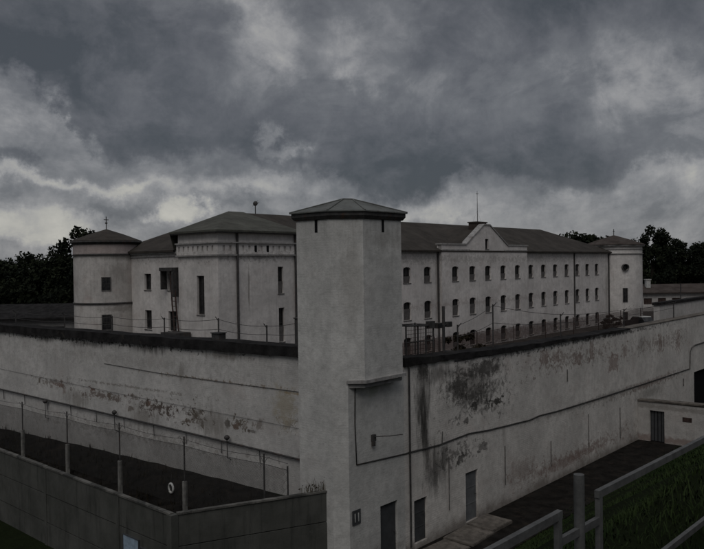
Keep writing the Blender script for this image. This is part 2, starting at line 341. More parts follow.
b = MB(); b.box(-.415,.93,11.6,-.37,1.06,12.04); b.build('slit', M['dark'], t)
b = MB(); b.box(1.34,-.405,11.6,1.47,-.36,12.04); b.build('slit', M['dark'], t)
b = MB(); e0 = offs(UP,.05); e1 = offs(UP,.12); rings(b, [(UP,12.02),(e0,12.03),(e1,12.14),(e1,12.26),(UP,12.265)]); b.build('eave', M['steel'], t)
RF = offs(UP,.17); b = MB()
vs = [(x,y,12.265) for x,y in RF]+[(x,y,12.3) for x,y in RF]+[(TCX-.18,TCY+.1,12.78),(TCX+.14,TCY-.05,12.78)]
b.add(vs, [(0,1,6,5),(1,2,7,6),(2,3,8,7),(3,4,9,8),(4,0,5,9),(5,6,11,10),(6,7,11),(7,8,11),(8,9,10,11),(9,5,10),(4,3,2,1,0)])
ro = b.build('roof', M['tower_roof'], t)
for p, q in ((5,10),(6,11),(7,11),(8,11),(9,10),(10,11)):
    b = MB(); b.tube([Vector(vs[p])+Vector((0,0,.01)), Vector(vs[q])+Vector((0,0,.01))], .028, 6); b.build('ridge_cap', M['tower_roof'], ro)
b = MB(); b.tube([(.3,-.02,6.45),(.27,-.02,5.2),(.33,-.02,3.82),(1.6,-.02,3.74),(2.9,-.02,3.66),(3.16,-.02,3.65)], .022, 6); b.build('cable', M['steel'], t)
b = MB(); b.box(1.1,-.1,4.45,1.26,0,4.68); b.tube([(1.18,-.1,4.62),(1.5,-.5,4.64),(1.9,-.75,4.66)], .016); b.box(1.1,-.12,4.3,1.2,-.02,4.46); b.build('lamp_bracket', M['steel'], t)

# number plate by the tower door
t = thing('number_plate', 'small dark plate numbered 11 on the white tower base left of the door', 'sign', A(.28,-.005,1.83))
b = MB(); b.box(-.2,-.03,0,.2,0,.48); b.build('plate', M['door'], t)
cu = bpy.data.curves.new('numeral', 'FONT'); cu.body = '1'; cu.size = .42; cu.extrude = .004; cu.align_x = 'CENTER'
tmp = bpy.data.objects.new('numeral_outline', cu); COL.objects.link(tmp); dg = bpy.context.evaluated_depsgraph_get()
me = bpy.data.meshes.new_from_object(tmp.evaluated_get(dg)); bpy.data.objects.remove(tmp)
me.materials.clear(); me.materials.append(M['pale'])
for x in (-.085, .085):
    o = bpy.data.objects.new('numeral', me); COL.objects.link(o); o.parent = t; o.location = (x,-.035,.09); o.rotation_euler = (math.pi/2,0,0)

# ------------------------------------------------------------------ right perimeter wall
t = thing('perimeter_wall', 'long stained white wall running right from the watchtower with steel doors', 'wall', A(0,0,0))
b = MB(); XE = 62
H1 = [(3.48,4.27,.2,1.8), (6.9,7.8,.06,2.06), (35.5,39.5,-.4,2.75)]
b.wall(2.94, XE, -.4, 6.6, H1, depth=.18)
b.add([(2.94,0,6.6),(XE,0,6.6),(XE,.7,6.6),(2.94,.7,6.6)], [(0,1,2,3)]); b.add([(2.94,.7,-.4),(XE,.7,-.4),(XE,.7,6.6),(2.94,.7,6.6)], [(3,2,1,0)])
b.add([(XE,0,-.4),(XE,.7,-.4),(XE,.7,6.6),(XE,0,6.6)], [(0,1,2,3)])
b.build('wall_body', M['wall_right'], t)
b = MB(); n = 56
pts = []
for i in range(n+1):
    x = 2.95 + 21*i/n
    pts.append((x, np.interp(x, [3,6,11,20,24], [7.12,6.96,6.8,6.68,6.65])+random.uniform(-.025,.025), np.interp(x, [3,7,11,24], [6.84,6.72,6.59,6.57])+random.uniform(-.05,.03)))
for (xa,ha,la),(xb,hb,lb) in zip(pts, pts[1:]):
    b.add([(xa,-.09,la),(xb,-.09,lb),(xb,-.08,hb),(xa,-.08,ha),(xa,.85,ha),(xb,.85,hb),(xa,-.003,la),(xb,-.003,lb),(xa,-.003,6.5),(xb,-.003,6.5)],
          [(0,1,2,3),(3,2,5,4),(6,7,1,0)])
b.add([(2.95,-.09,6.84),(2.95,-.08,7.12),(2.95,.85,7.12),(2.95,.85,6.6)], [(0,1,2,3)])
b.build('felt_cap', M['tar'], t)
b = MB(); b.box(2.95,.004,6.603,6.2,.69,6.78); b.build('upstand', M['wall_right'], t)
b = MB(); b.box(24,-.03,6.603,XE,.73,6.65); b.build('cap', M['slab'], t)
for (x0,x1,z0,z1,_c) in [(3.48,4.27,.2,1.8,'door'),(6.9,7.8,.06,2.06,'door_light')]:
    b = MB(); b.box(x0,.1,z0,x1,.16,z1); 
    for k in range(1,3): b.box(x0+.06,.09,z0+(z1-z0)*k/3-.02,x1-.06,.1,z0+(z1-z0)*k/3+.02)
    d = b.build('door', M[_c], t); d['label'] = 'dark grey steel door' if _c == 'door' else 'pale grey steel door above concrete slabs'
    b = MB(); b.tube([(x1-.1,.1,z0+1),(x1-.1,.03,z0+1),(x1-.2,.03,z0+1)], .014); b.build('handle', M['steel'], d)
b = MB(); b.box(35.5,.16,-.4,39.5,.22,2.75); b.build('gate', M['dark'], t)
# dirt ledge and cable that runs along the wall, then up round the gate recess
b = MB(); path = [(3.15,3.65),(4.2,3.6),(5.1,3.56),(6.3,3.6),(7.2,3.62),(8.6,3.5),(10.2,3.42),(12.2,3.33),(13.1,3.38),(15,3.3),(20,3.22),(27,3.15),(34.4,3.1)]
for (xa,za),(xb,zb) in zip(path, path[1:]): b.add([(xa,-.003,za+.03),(xb,-.003,zb+.03),(xb,-.04,zb+.02),(xa,-.04,za+.02),(xa,-.04,za-.015),(xb,-.04,zb-.015),(xa,-.003,za-.03),(xb,-.003,zb-.03)], [(0,3,2,1),(3,4,5,2),(4,6,7,5)])
b.build('ledge', M['steel'], t)
b = MB(); b.tube([(34.5,-.04,3.05),(34.6,-.04,4.2),(34.9,-.04,4.5),(35.5,-.04,4.62),(38,-.04,4.66),(44,-.04,4.66)], .04, 6); b.build('arch_moulding', M['trim_dark'], t)
b = MB(); b.tube([(3.2,-.06,.2),(3.2,-.06,6.8)], .035, 8); b.build('downpipe', M['steel'], t)
for p_, r_ in (([(5.25,-.03,3.55),(5.27,-.05,4.05)],.02),([(9.95,-.03,.9),(9.95,-.03,2.6)],.022),([(5.7,-.03,.9),(5.7,-.03,3.)],.018),([(14.2,-.03,.8),(14.2,-.03,2.)],.018),([(18.4,-.03,.9),(18.4,-.03,2.6)],.018),([(22.5,-.03,.6),(22.5,-.03,2.3)],.018),([(16,-.03,4.6),(16,-.03,5.2)],.022),([(33.2,-.03,2.1),(33.2,-.03,2.6)],.04)):
    b = MB(); b.tube(p_, r_); b.build('conduit', M['trim_dark'], t)

# ------------------------------------------------------------------ left perimeter wall
LROT = math.atan2(-.603, .797)
t = thing('perimeter_wall', 'long white wall with a dark felt cap and peeling patches left of the watchtower', 'wall', (-43.5,60.8,0), LROT)
b = MB(); LE = 56.1
b.box(-20,0,-.2,LE,.7,6.8); b.build('wall_body', M['wall_left'], t)
b = MB(); n = 90; pts = [(-20+(LE-.2+20)*i/n, .41+random.uniform(-.03,.03), random.uniform(-.07,.03)) for i in range(n+1)]
for (xa,ha,la),(xb,hb,lb) in zip(pts, pts[1:]):
    b.add([(xa,-.14,6.79+la),(xb,-.14,6.79+lb),(xb,-.12,6.8+hb),(xa,-.12,6.8+ha),(xa,.9,6.8+ha),(xb,.9,6.8+hb),(xa,-.003,6.79+la),(xb,-.003,6.79+lb)],
          [(0,1,2,3),(3,2,5,4),(6,7,1,0)])
b.build('felt_cap', M['tar'], t)
b = MB(); b.tube([(10,-.1,4.0),(27.8,-.1,3.36),(42.9,-.1,2.96),(52.2,-.1,2.66)], .045, 8)
for u in np.arange(12, 52, 2.35):
    z = np.interp(u, [10,27.8,42.9,52.2], [4,3.36,2.96,2.66]); b.tube([(u,-.1,z),(u,-.08,z-.55)], .018, 5)
b.build('pipe', M['steel'], t)
b = MB(); b.tube([(38.5,-.02,5.62),(43,-.03,5.47),(47,-.03,5.42),(52,-.03,5.4)], .014, 5); b.tube([(26,-.02,4.62),(33,-.03,4.4),(40,-.03,4.18),(47,-.03,4.02),(52,-.03,3.9)], .007, 4); b.build('cable', M['trim_dark'], t)
for (u, z, w) in [(33.2,3.15,'small round lamp on a bracket at the left end of the white wall'),(39.6,3.25,'round lamp on a thin stalk midway along the white wall'),(47.75,3.05,'round lamp on a thin stalk on the white wall near the watchtower')]:
    P = Vector((-43.5,60.8,0)) + Matrix.Rotation(LROT,3,'Z') @ Vector((u,0,z))
    l = thing('wall_lamp', w, 'lamp', P, LROT, 'round lamps along the white wall')
    b = MB(); b.tube([(0,-.0,-1.0),(0,-.2,-.9),(0,-.22,-.1)], .02, 6); b.build('bracket', M['steel'], l)
    b = MB(); b.lathe([(.03,-.11),(.1,-.06),(.13,0),(.1,.07),(.04,.11)], 14, (0,-.22)); b.build('lamp_shade', M['steel'], l)

# ------------------------------------------------------------------ grey concrete panel wall (foreground left)
t = thing('concrete_panel_wall', 'dark grey concrete panel wall with a bent corner in front of the watchtower', 'wall', A(-5.03,2.79,0))
def panel_run(b, c, p, d, ln, z0, z1, first, step):
    """panels between posts: three slightly proud boards per bay"""
    d = Vector((*d, 0)).normalized(); nrm = Vector((d.y, -d.x, 0))
    if nrm.dot(Vector((-1,-1,0))) < 0: nrm = -nrm
    def bx(m, s0, s1, o0, o1, za, zb):
        q = [p+d*s0+nrm*o0, p+d*s1+nrm*o0, p+d*s1+nrm*o1, p+d*s0+nrm*o1]
        m.prism([(v.x, v.y) for v in q], za, zb)
    s = 0; e = first
    while s < ln-.05:
        e = min(e, ln)
        for k, (za, zb) in enumerate(((z0,.85),(.885,1.93),(1.965,z1))): bx(b, s+.03, e-.03, -.07, .05+.012*((k+int(s)) % 2), za, zb)
        bx(c, s+.01, e-.01, -.075, .085, z1+.003, z1+.06+.02*((int(s)*7) % 3)/3)
        s = e; e = s+step
    return d, nrm
b = MB(); c = MB(); b.box
panel_run(b, c, Vector((0,0,0)), (0,1), 60, -.4, 2.93, 3.05, 5.2)
b.build('panel', M['panel'], t); c.build('cap', M['panel_cap'], t)
b = MB(); c = MB(); dr = Vector((5.2,-2.3,0)); panel_run(b, c, Vector((.12,-.05,0)), (dr.x,dr.y), dr.length-.05, -.4, 2.93, 9, 9)
b.build('panel', M['panel'], t); c.build('cap', M['panel_cap'], t)
b = MB()
for s in (3.05, 8.25, 13.45, 18.65, 23.85, 29.05):
    b = MB(); b.box(-.085,s-.09,-.4,.1,s+.09,2.9); b.build('post', M['panel'], t)
b = MB(); b.box(-.13,-.14,-.4,.12,.1,2.96); b.build('post', M['panel'], t)
# boards on the panel wall
def wall_board(name, label, y, z0, w, h, mat, lines):
    o = thing(name, label, 'board', A(-5.03-.07, 2.79+y, z0), ROT)
    b = MB(); b.box(-.035,-w/2,0,0,w/2,h); b.build('panel', mat, o)
    b = MB(); b.box(-.05,-w/2-.03,-.03,-.001,-w/2,h+.03); b.box(-.05,w/2,-.03,-.001,w/2+.03,h+.03); b.box(-.05,-w/2,h,-.001,w/2,h+.03); b.build('frame', M['door'], o)
    return o
wall_board('notice_board', 'pale blue board fixed to the grey concrete panel wall', 2.2, .45, .9, 1.3, M['blue'], 0)
wall_board('notice_board', 'dark board right of the pale blue board on the grey panel wall', 1.25, .35, .75, 1.2, M['door'], 0)

# chain-link fence on the bank between the two walls
fx = -1.33; fy = [2.76, 7.4, 12.1, 16.75, 21.5, 26.2, 30.9, 35.6, 40.3]
t = thing('chain_link_fence', 'sagging chain-link fence on concrete posts between grey panel wall and white wall', 'fence', A(fx,0,0))
def ftop(y): return 3.78-.02*y
for y in fy:
    zg = ground_z(fx, y)-.1
    b = MB(); b.box(-.07,y-.07,zg,.07,y+.07,zg+1.75); p = b.build('post', M['post'], t)
    b = MB(); b.tube([(0,y,zg+1.7),(0,y,ftop(y)+.35)], .03, 6)
    b.tube([(0,y,ftop(y)),(0,y+.16,ftop(y)+.22),(0,y+.3,ftop(y)+.3),(0,y+.4,ftop(y)+.26)], .009, 5); b.tube([(0,y,ftop(y)),(0,y-.16,ftop(y)+.22),(0,y-.3,ftop(y)+.28)], .009, 5); b.build('bracket', M['steel'], p)
b = MB(); w = .0065; step = .055; hh = 2.3; ya, yb = fy[0]-1.2, fy[-1]
def zt(y): return ftop(y) - .05*abs(math.sin(math.pi*(y-fy[0])/4.7))
y = ya - hh
while y < yb:
    for sgn in (1, -1):
        pts = []
        for k in range(9):
            yy = y + hh*k/8; zz = (k/8 if sgn > 0 else 1-k/8)
            if ya <= yy <= yb: pts.append((yy, zt(yy)-hh+zz*hh))
        if len(pts) > 1:
            for (y0,z0),(y1,z1) in zip(pts, pts[1:]):
                b.add([(0,y0,z0-w),(0,y1,z1-w),(0,y1,z1+w),(0,y0,z0+w)], [(0,1,2,3)]); 
    y += step
b.build('mesh_netting', M['zinc'], t)
b = MB(); b.tube([(0,ya+.02,.9),(0,ya+.02,ftop(ya)+.1)], .03, 6); b.build('end_post', M['steel'], t)
b = MB()
for dz in (0,.25):
    pts = [(0,y,zt(y)+dz-.04*(dz > 0)*abs(math.sin(math.pi*(y-fy[0])/4.7))) for y in np.arange(ya, yb, .47)]; b.tube(pts, .009, 4)
b.build('wire', M['steel'], t)
t = thing('white_ring', 'white ring hanging on the chain-link fence over the dark bank', 'ring', A(fx-.05,8.25,1.83))
b = MB(); b.tube([(0,.14*math.cos(a),.18*math.sin(a)) for a in np.linspace(0, 2*math.pi, 25)], .045, 8); b.build('ring', M['pale'], t)
b = MB(); b.tube([(0,0,.18),(.03,0,.55)], .01, 4); b.build('cord', M['steel'], t)
# weeds on the panel wall by the tower
def stalks(b, n, rx, ry, h, leafy=.5):
    for _ in range(n):
        x, y = random.uniform(-rx, rx), random.uniform(-ry, ry); hh = h*random.uniform(.4,1); lx_, ly_ = random.gauss(0,.16)*hh, random.gauss(0,.16)*hh
        b.tube([(x,y,0),(x+lx_*.4,y+ly_*.4,hh*.6),(x+lx_,y+ly_,hh)], .009, 4, 0, .004)
        for k in range(int(12*leafy)):
            u = random.uniform(.3,1); px, py, pz = x+lx_*u*u, y+ly_*u*u, hh*u; s = random.uniform(.02,.06)
            a = Vector((random.gauss(0,1),random.gauss(0,1),random.gauss(0,1))).normalized(); c_ = a.orthogonal().normalized()
            b.add([(px,py,pz),tuple(Vector((px,py,pz))+a*s+c_*s*.5),tuple(Vector((px,py,pz))+a*s*2),tuple(Vector((px,py,pz))+a*s-c_*s*.5)], [(0,1,2,3)], 1)
b = MB(); stalks(b, 46, .75, .08, .3, .12); stalks(b, 9, .35, .08, .55, .1)
o = b.build('dry_weeds', [M['stalk'], M['leaf2']], loc=A(-.55,.85,3.0), rot=ROT+math.atan2(-2.3,5.2)); tag(o, 'clump of dry weeds growing on the grey panel wall beside the tower', 'plant')

# ------------------------------------------------------------------ annex and other low buildings inside the right hand yard
t = thing('cross_wall', 'low white wall with a narrow dark door, set square against the long stained wall', 'wall', A(25.2,-.01,0))
b = MB()
def xfA(x, y, z): return (y, x, z)
# the face looking toward -x
def face_x(b, y0, y1, z0, z1, holes, depth=.2, x=0.):
    tmpb = MB(); tmpb.wall(-y1, -y0, z0, z1, [(-h[1], -h[0], h[2], h[3]) for h in holes], depth=depth)
    b.add([(x+p[1], -p[0], p[2]) for p in tmpb.v], tmpb.f)
face_x(b, -14, 0, -.3, 2.3, [(-1.5,-.68,0,1.82)])
b.add([(0,-14,2.3),(0,0,2.3),(.45,0,2.3),(.45,-14,2.3),(0,-14,-.3),(.45,-14,-.3),(.45,0,-.3)], [(0,1,2,3),(3,5,4,0),(2,6,5,3)]); b.build('wall_body', M['annex'], t)
b = MB(); b.box(.14,-1.5,0,.19,-.68,1.82); d = b.build('door', M['dark'], t)
b = MB(); 
for k in range(4): b.box(.125,-1.46+k*.2,.05,.139,-1.31+k*.2,1.78)
b.build('plank', M['door'], d)
b = MB(); b.add([(-.07,-14.1,2.66),(.52,-14.1,2.66),(.52,0,2.303),(-.07,0,2.303),(-.07,-14.1,2.76),(.52,-14.1,2.76),(.52,0,2.38),(-.07,0,2.38)], [(0,3,2,1),(4,5,6,7),(0,1,5,4),(2,3,7,6),(3,0,4,7),(1,2,6,5)]); b.add([(-.002,-14,2.3),(-.002,0,2.3),(-.002,-14,2.67)], [(0,1,2)]); b.build('cap', M['slab'], t)
b = MB(); b.box(-.02,-3.0,1.4,.05,-2.5,1.65); b.build('vent', M['rust'], t)

t = thing('yard_wall', 'white inner yard wall with dark cap at right beyond the long stained wall', 'wall', A(45.6,5.8,2.2))
b = MB(); b.box(0,0,0,60,.5,4.5); b.build('wall_body', M['white'], t)
b = MB(); b.box(-.1,-.1,4.503,60,.6,4.75); b.build('felt_cap', M['tar'], t)
b = MB(); b.tube([(6,.2,4.7),(6,.2,6.2)], .05); b.build('pole', M['steel'], t)

t = thing('long_shed', 'long low white building with grey roof behind the yard at right', 'building', (44,120,2.2), 0.03)
b = MB(); hs = [(1.5+k*2.35, 2.85+k*2.35, 1.15, 2.15) for k in range(16)]
b.wall(-6, 60, 0, 3.1, hs, depth=.2); b.box(-6,.25,0,60,8,3.1); b.build('wall', M['white'], t)
b = MB(); b.add([(-6.5,-.6,3.1),(60.5,-.6,3.1),(60.5,4,4.35),(-6.5,4,4.35),(60.5,8.6,3.1),(-6.5,8.6,3.1),(-6.5,-.6,2.95),(60.5,-.6,2.95)], [(0,1,2,3),(3,2,4,5),(6,7,1,0),(0,3,5),(1,4,2)])
rf = b.build('roof', M['roof'], t); b = MB(); b.box(5.2,2.,3.6,5.9,2.7,5.1); b.box(5.1,1.9,5.1,6.0,2.8,5.25); b.build('chimney', M['pale'], rf)
b = MB(); b.box(0,.12,0,1.35,.16,1); b.box(.65,.1,0,.7,.119,1); w0 = b.build('window', M['rust'], t, (1.5,0,1.15))
for k in range(1,16): copy_part(w0, t, (1.5+k*2.35,0,1.15))

t = thing('low_shed', 'low pale shed with dark roof beyond the white wall at far left', 'building', (-48,70,2.2), 0)
b = MB(); b.wall(0, 24, 0, 3.75, [(3+k*4,4.4+k*4,1.6,2.8) for k in range(5)], depth=.2); b.box(0,.25,0,24,7,3.75); b.build('wall', M['shed_wall'], t)
b = MB(); b.add([(-.5,-.6,3.7),(24.3,-.6,3.7),(24.3,3.5,4.85),(-.5,3.5,4.85),(24.3,7.6,3.7),(-.5,7.6,3.7),(-.5,-.6,3.55),(24.3,-.6,3.55)], [(0,1,2,3),(3,2,4,5),(6,7,1,0),(0,3,5),(1,4,2)]); b.build('roof', M['tar'], t)
b = MB(); b.box(0,.12,0,1.4,.16,1.2); w0 = b.build('window', M['glass'], t, (3,0,1.6))
for k in range(1,5): copy_part(w0, t, (3+k*4,0,1.6))

# ------------------------------------------------------------------ the prison
PX, PY = 13.0, 23.6
pb = thing('prison_building', 'three storey white prison block with brown hipped roof and rows of barred windows', 'building', A(PX,PY,2.0))
Z0 = 2.0
def zz(z): return z-Z0
cols1 = [20.4+.5, 24., 27., 30., 33.8-PX+13.0-0, 36.85]
left_cols = [24.8-PX, 27.8-PX, 30.8-PX, 33.8-PX, 36.9-PX]
mid_cols = [x-PX for x in (40.85, 43.85, 46.75, 49.75, 52.75)]
right_cols = [x-PX for x in (56.45, 59.4, 62.35, 65.35, 68.3, 71.15, 74.0)]
rows = [(zz(8.82),zz(10.24)), (zz(5.5),zz(7.12)), (zz(2.45),zz(3.95))]
WW = .54
def holes_for(cs): return [(x-WW, x+WW, a, b_) for x in cs for a, b_ in rows]
RX0, RX1 = 38.6-PX, 54.9-PX; GC = 46.6-PX
b = MB()
b.wall(7.0, RX0, 0, zz(11.75), holes_for(left_cols)); b.wall(RX1, 65.6, 0, zz(11.75), holes_for(right_cols))
b.wall(RX0, RX1, 0, zz(11.6), holes_for(mid_cols), y=-.4)
for x in (RX0, RX1): b.add([(x,0,0),(x,-.4,0),(x,-.4,zz(12.3)),(x,0,zz(12.3))], [(0,1,2,3)])
b.build('wall', M['prison'], pb)
# projecting centre with its stepped gable
b = MB(); gz = zz(12.32); gh = [(GC-.32,GC+.32,zz(11.95),zz(12.95))]
outl = [(RX0,zz(11.6)),(RX1,zz(11.6)),(RX1,gz),(GC+4.1,gz),(GC+.55,zz(14.35)),(GC-.55,zz(14.35)),(GC-3.9,gz),(RX0,gz)]
x0, x1, z0, z1 = gh[0]
def fr(y, flip):
    P = [(x,y,z) for x,z in outl]; h = [(x0,y,z0),(x1,y,z0),(x1,y,z1),(x0,y,z1)]
    vs = P + h
    fs = [(0,1,9,8),(1,2,3,9),(9,3,4,10),(10,4,5,11),(11,5,6,8),(8,6,7,0)]
    return vs, fs
vs, fs = fr(-.4, 0); b.add(vs, fs); vs2, fs2 = fr(.1, 1); b.add(vs2, [f[::-1] for f in fs2])
n = 8
b.add(vs[:8]+vs2[:8], [(i,(i+1) % 8,8+(i+1) % 8,8+i) for i in range(1,8)]); b.add(vs[8:]+vs2[8:], [(i,(i+1) % 4,4+(i+1) % 4,4+i) for i in range(4)])
b.build('gable', M['prison'], pb)
b = MB()
def seg(p, q, h=.11, o=.09):
    (xa,za),(xb,zb) = p, q; b.add([(xa,-.4-o,za-.02),(xb,-.4-o,zb-.02),(xb,-.4-o,zb+h),(xa,-.4-o,za+h),(xa,.2,za-.02),(xb,.2,zb-.02),(xb,.2,zb+h),(xa,.2,za+h)], [(0,1,2,3),(3,2,6,7),(0,4,5,1),(0,3,7,4),(1,5,6,2)])
ol = [(RX0-.1,gz),(GC-3.9,gz),(GC-.55,zz(14.36)),(GC+.55,zz(14.36)),(GC+4.1,gz),(RX1+.1,gz)]
for p, q in zip(ol, ol[1:]): seg(p, q)
b.build('cornice', M['trim'], pb); b = MB(); b.box(RX0+.02,-.46,zz(11.75),GC-3.2,-.402,zz(11.87)); b.build('cornice', M['trim'], pb); b = MB(); b.box(GC+3.4,-.46,zz(11.75),RX1-.02,-.402,zz(11.87)); b.build('cornice', M['trim'], pb)
b = MB(); 
for xa, xb in ((7.0,RX0-.003),(RX1+.003,65.3)):
    for za, zb, o_ in ((11.45,11.55,.12),(11.6,11.76,.24)):
        b = MB(); b.box(xa,-o_,zz(za),xb,-.003,zz(zb)); b.build('cornice', M['trim'], pb)
# end wall (faces the left wall), rear and far end
ew = [(zz(8.83),zz(10.05)), (zz(5.85),zz(7.3))]
b = MB(); EH = []
for (yc, wd) in ((8.65,.45), (5.5,.5)):
    for a_, b_ in ew: EH.append((yc-wd, yc+wd, a_, b_))
face_x(b, 4.3, 13, 0, zz(11.75), EH, .25, 0.)
b.add([(0,13,0),(65.6,13,0),(65.6,13,zz(11.75)),(0,13,zz(11.75))], [(3,2,1,0)]); b.add([(65.6,0,0),(65.6,13,0),(65.6,13,zz(11.75)),(65.6,0,zz(11.75))], [(0,1,2,3)])
b.build('wall', M['prison_end'], pb)
b = MB(); b.box(-.18,4.3,zz(11.5),-.003,13,zz(11.75)); b.build('cornice', M['trim'], pb); b = MB(); b.box(-.1,4.3,zz(11.3),-.003,13,zz(11.38)); b.build('cornice', M['trim'], pb)
# roofs
b = MB(); e = zz(11.76); rz = zz(14.86)
hp = (-.35+.25*6.45, -.45+.25*6.95, e+.25*(rz-e)); up = e-.14
v = [(7.35,-.45,e),(66.0,-.45,e),(66.0,13.45,e),(-.35,13.45,e),(-.35,4.75,e),hp,(6.1,6.5,rz),(58.2,6.5,rz)]
v += [(7.35,-.45,up),(66.0,-.45,up),(66.0,13.45,up),(-.35,13.45,up),(-.35,4.75,up)]
b.add(v, [(0,1,7,6,5),(1,2,7),(2,3,6,7),(3,4,5,6),(8,9,1,0),(9,10,2,1),(10,11,3,2),(11,12,4,3)])
b.add([(7.35,-.45,up),(66,-.45,up),(66,.1,up),(7.35,.1,up),(-.35,4.75,up),(.1,4.75,up),(.1,13.45,up),(-.35,13.45,up)], [(0,3,2,1),(4,5,6,7)])
ro = b.build('roof', M['main_roof'], pb)
# cross roof behind the gable
b = MB(); b.add([(GC-4.0,.1,gz+.1),(GC,.1,zz(14.3)),(GC+4.2,.1,gz+.1),(GC,5.4,zz(14.35)),(GC-4.0,1.3,gz+.12),(GC+4.2,1.3,gz+.12)], [(0,1,3,4),(1,2,5,3)]); b.build('gable_roof', M['main_roof'], ro)
b = MB(); b.box(GC-.8,.25,zz(13.3),GC+1.0,1.25,zz(14.62)); b.box(GC-.9,.17,zz(14.62),GC+1.1,1.33,zz(14.74)); b.build('chimney', M['roof'], ro)
# corner pavilion at the left
b = MB(); pt = zz(13.0)
PH = [(5.15,5.7,zz(8.5),zz(10.45)), (5.2,5.75,zz(4.95),zz(7.45))]
b.wall(-.25, 7.0, 0, pt, PH, y=-.25); b.add([(7.0,-.25,0),(7.0,4.3,0),(7.0,4.3,pt),(7.0,-.25,pt)], [(0,1,2,3)])
face_x(b, -.25, 4.3, 0, pt, [(1.3,2.15,zz(7.2),zz(9.9))], .25, -.25)
b.add([(-.25,4.3,0),(.1,4.3,0),(.1,4.3,pt),(-.25,4.3,pt)], [(3,2,1,0)])
b.build('wall', M['prison_end'], pb)
# frieze of small arched niches round the pavilion head
b = MB(); fz0, fz1 = zz(11.35), zz(12.1)
NH = [(.1+k*.56, .1+k*.56+.2, zz(11.58), zz(11.95)) for k in range(12)]
b.wall(-.33, 7.1, fz0, fz1, NH, y=-.33, depth=.06)
NH2 = [(.12+k*.55, .32+k*.55, zz(11.58), zz(11.95)) for k in range(8)]
face_x(b, -.33, 4.4, fz0, fz1, NH2, .06, -.33)
b.add([(-.33,-.33,fz0),(7.1,-.33,fz0),(7.1,-.25,fz0),(-.25,-.25,fz0)], [(0,3,2,1)]); b.add([(-.33,-.33,fz0),(-.25,-.25,fz0),(-.25,4.4,fz0),(-.33,4.4,fz0)], [(0,1,2,3)])
b.build('frieze', M['prison_end'], pb)
for (za, zb, o) in ((12.1,12.2,.22),(12.8,12.95,.16),(11.25,11.34,.17)):
    b = MB()
    b.box(-.25-o,-.25-o,zz(za)+.003,7.1,-.253,zz(zb)); b.box(-.25-o,-.253,zz(za)+.003,-.253,4.4,zz(zb))
    b.build('cornice', M['trim'], pb)
for x in (3.02, 4.14):
    b = MB(); b.box(x-.09,-.336,zz(11.5),x+.11,-.26,zz(11.98)); b.build('niche', M['dark'], pb)
b = MB(); q = [(-.68,-.68,zz(13.0)),(7.6,-.68,zz(13.0)),(7.6,4.0,zz(13.0)),(-.68,4.75,zz(13.0)),(6.1,6.5,zz(14.93)),(7.6,6.5,zz(14.93))]
q += [(x,y,z-.13) for x,y,z in q[:4]] 
b.add(q, [(0,1,5,4),(3,0,4),(1,2,5),(6,7,1,0),(9,6,0,3),(7,8,2,1),(6,9,8,7)]); b.add([q[3],q[4],(-.3,4.75,zz(11.76)),(6.1,6.5,rz)], [(0,2,3,1)])
b.build('pavilion_roof', M['pavilion_roof'], pb)
b = MB(); b.box(-.64,-.64,zz(12.8),7.55,-.56,zz(12.868)); b.box(-.64,-.56,zz(12.8),-.56,4.7,zz(12.868)); b.build('gutter', M['steel'], pb)
for (x, y, z0, z1) in ((1.35,-.36,0,12.8),(6.85,-.36,0,12.8),(RX0-.15,-.12,0,11.7),(67.3-PX,-.1,0,11.7),(.0-.15,12.6,0,11.5),(64.6,-.12,0,11.7)):
    b = MB(); b.tube([(x,y,z0),(x,y,zz(z1))], .085, 8); b.build('downpipe', M['steel'], pb)
# windows: dark panes with bars, the lower half behind a grey metal shield
def make_window(parent, h, w, loc, shield=.5, rot=None, bars=2):
    b = MB(); b.box(-w,.17,0,-w+.07,.25,h); b.box(w-.07,.17,0,w,.25,h); b.box(-w+.07,.17,0,w-.07,.25,.07); b.box(-w+.07,.17,h-.07,w-.07,.25,h); b.box(-.02,.19,.07,.02,.23,h-.07); b.box(-w+.07,.19,h*.55-.02,w-.07,.23,h*.55+.02)
    f = b.build('window', M['frame'], parent, loc, rot)
    b = MB(); b.box(-w+.0701,.235,.0701,w-.0701,.248,h-.0701); b.build('pane', M['glass'], f)
    if shield:
        b = MB(); b.add([(-w+.06,.14,.03),(w-.06,.14,.03),(w-.06,.06,h*shield),(-w+.06,.06,h*shield),(-w+.06,.16,.03),(w-.06,.16,.03),(w-.06,.08,h*shield),(-w+.06,.08,h*shield)], [(0,1,2,3),(5,4,7,6),(3,2,6,7),(0,3,7,4),(1,5,6,2),(0,4,5,1)]); b.build('shield', M['shutter'], f)
    b = MB(); b.box(-w-.04,-.05,-.07,w+.04,.15,-.003); b.build('sill', M['trim_dark'], f)
    return f
def arch_head(win, h, w, rise=.2):
    b = MB(); n = 6
    for sg in (-1, 1):
        P = [(sg*w*(1-k/n), h-rise*(1-math.sqrt(max(0,1-(1-k/n)**2)))) for k in range(n+1)]
        for (xa,za),(xb,zb) in zip(P, P[1:]):
            f = [(0,1,2,3)] if sg < 0 else [(3,2,1,0)]
            b.add([(xa,-.003,za),(xb,-.003,zb),(xb,-.003,h+.01),(xa,-.003,h+.01)], f); b.add([(xa,-.003,za),(xb,-.003,zb),(xb,.2,zb),(xa,.2,za)], f)
    b.build('arch_head', M['prison'], win)
protos = [[make_window(pb, r[1]-r[0], WW, (left_cols[0]+.003,0,r[0]), s)] for r, s in zip(rows, (.42,.5,0))]
for k, (r, alts) in enumerate(zip(rows, ((.3,.55),(.38,.62),(.25,.45)))):
    for m_, s_ in enumerate(alts): protos[k].append(make_window(pb, r[1]-r[0], WW, (left_cols[1+m_],0,r[0]), s_))
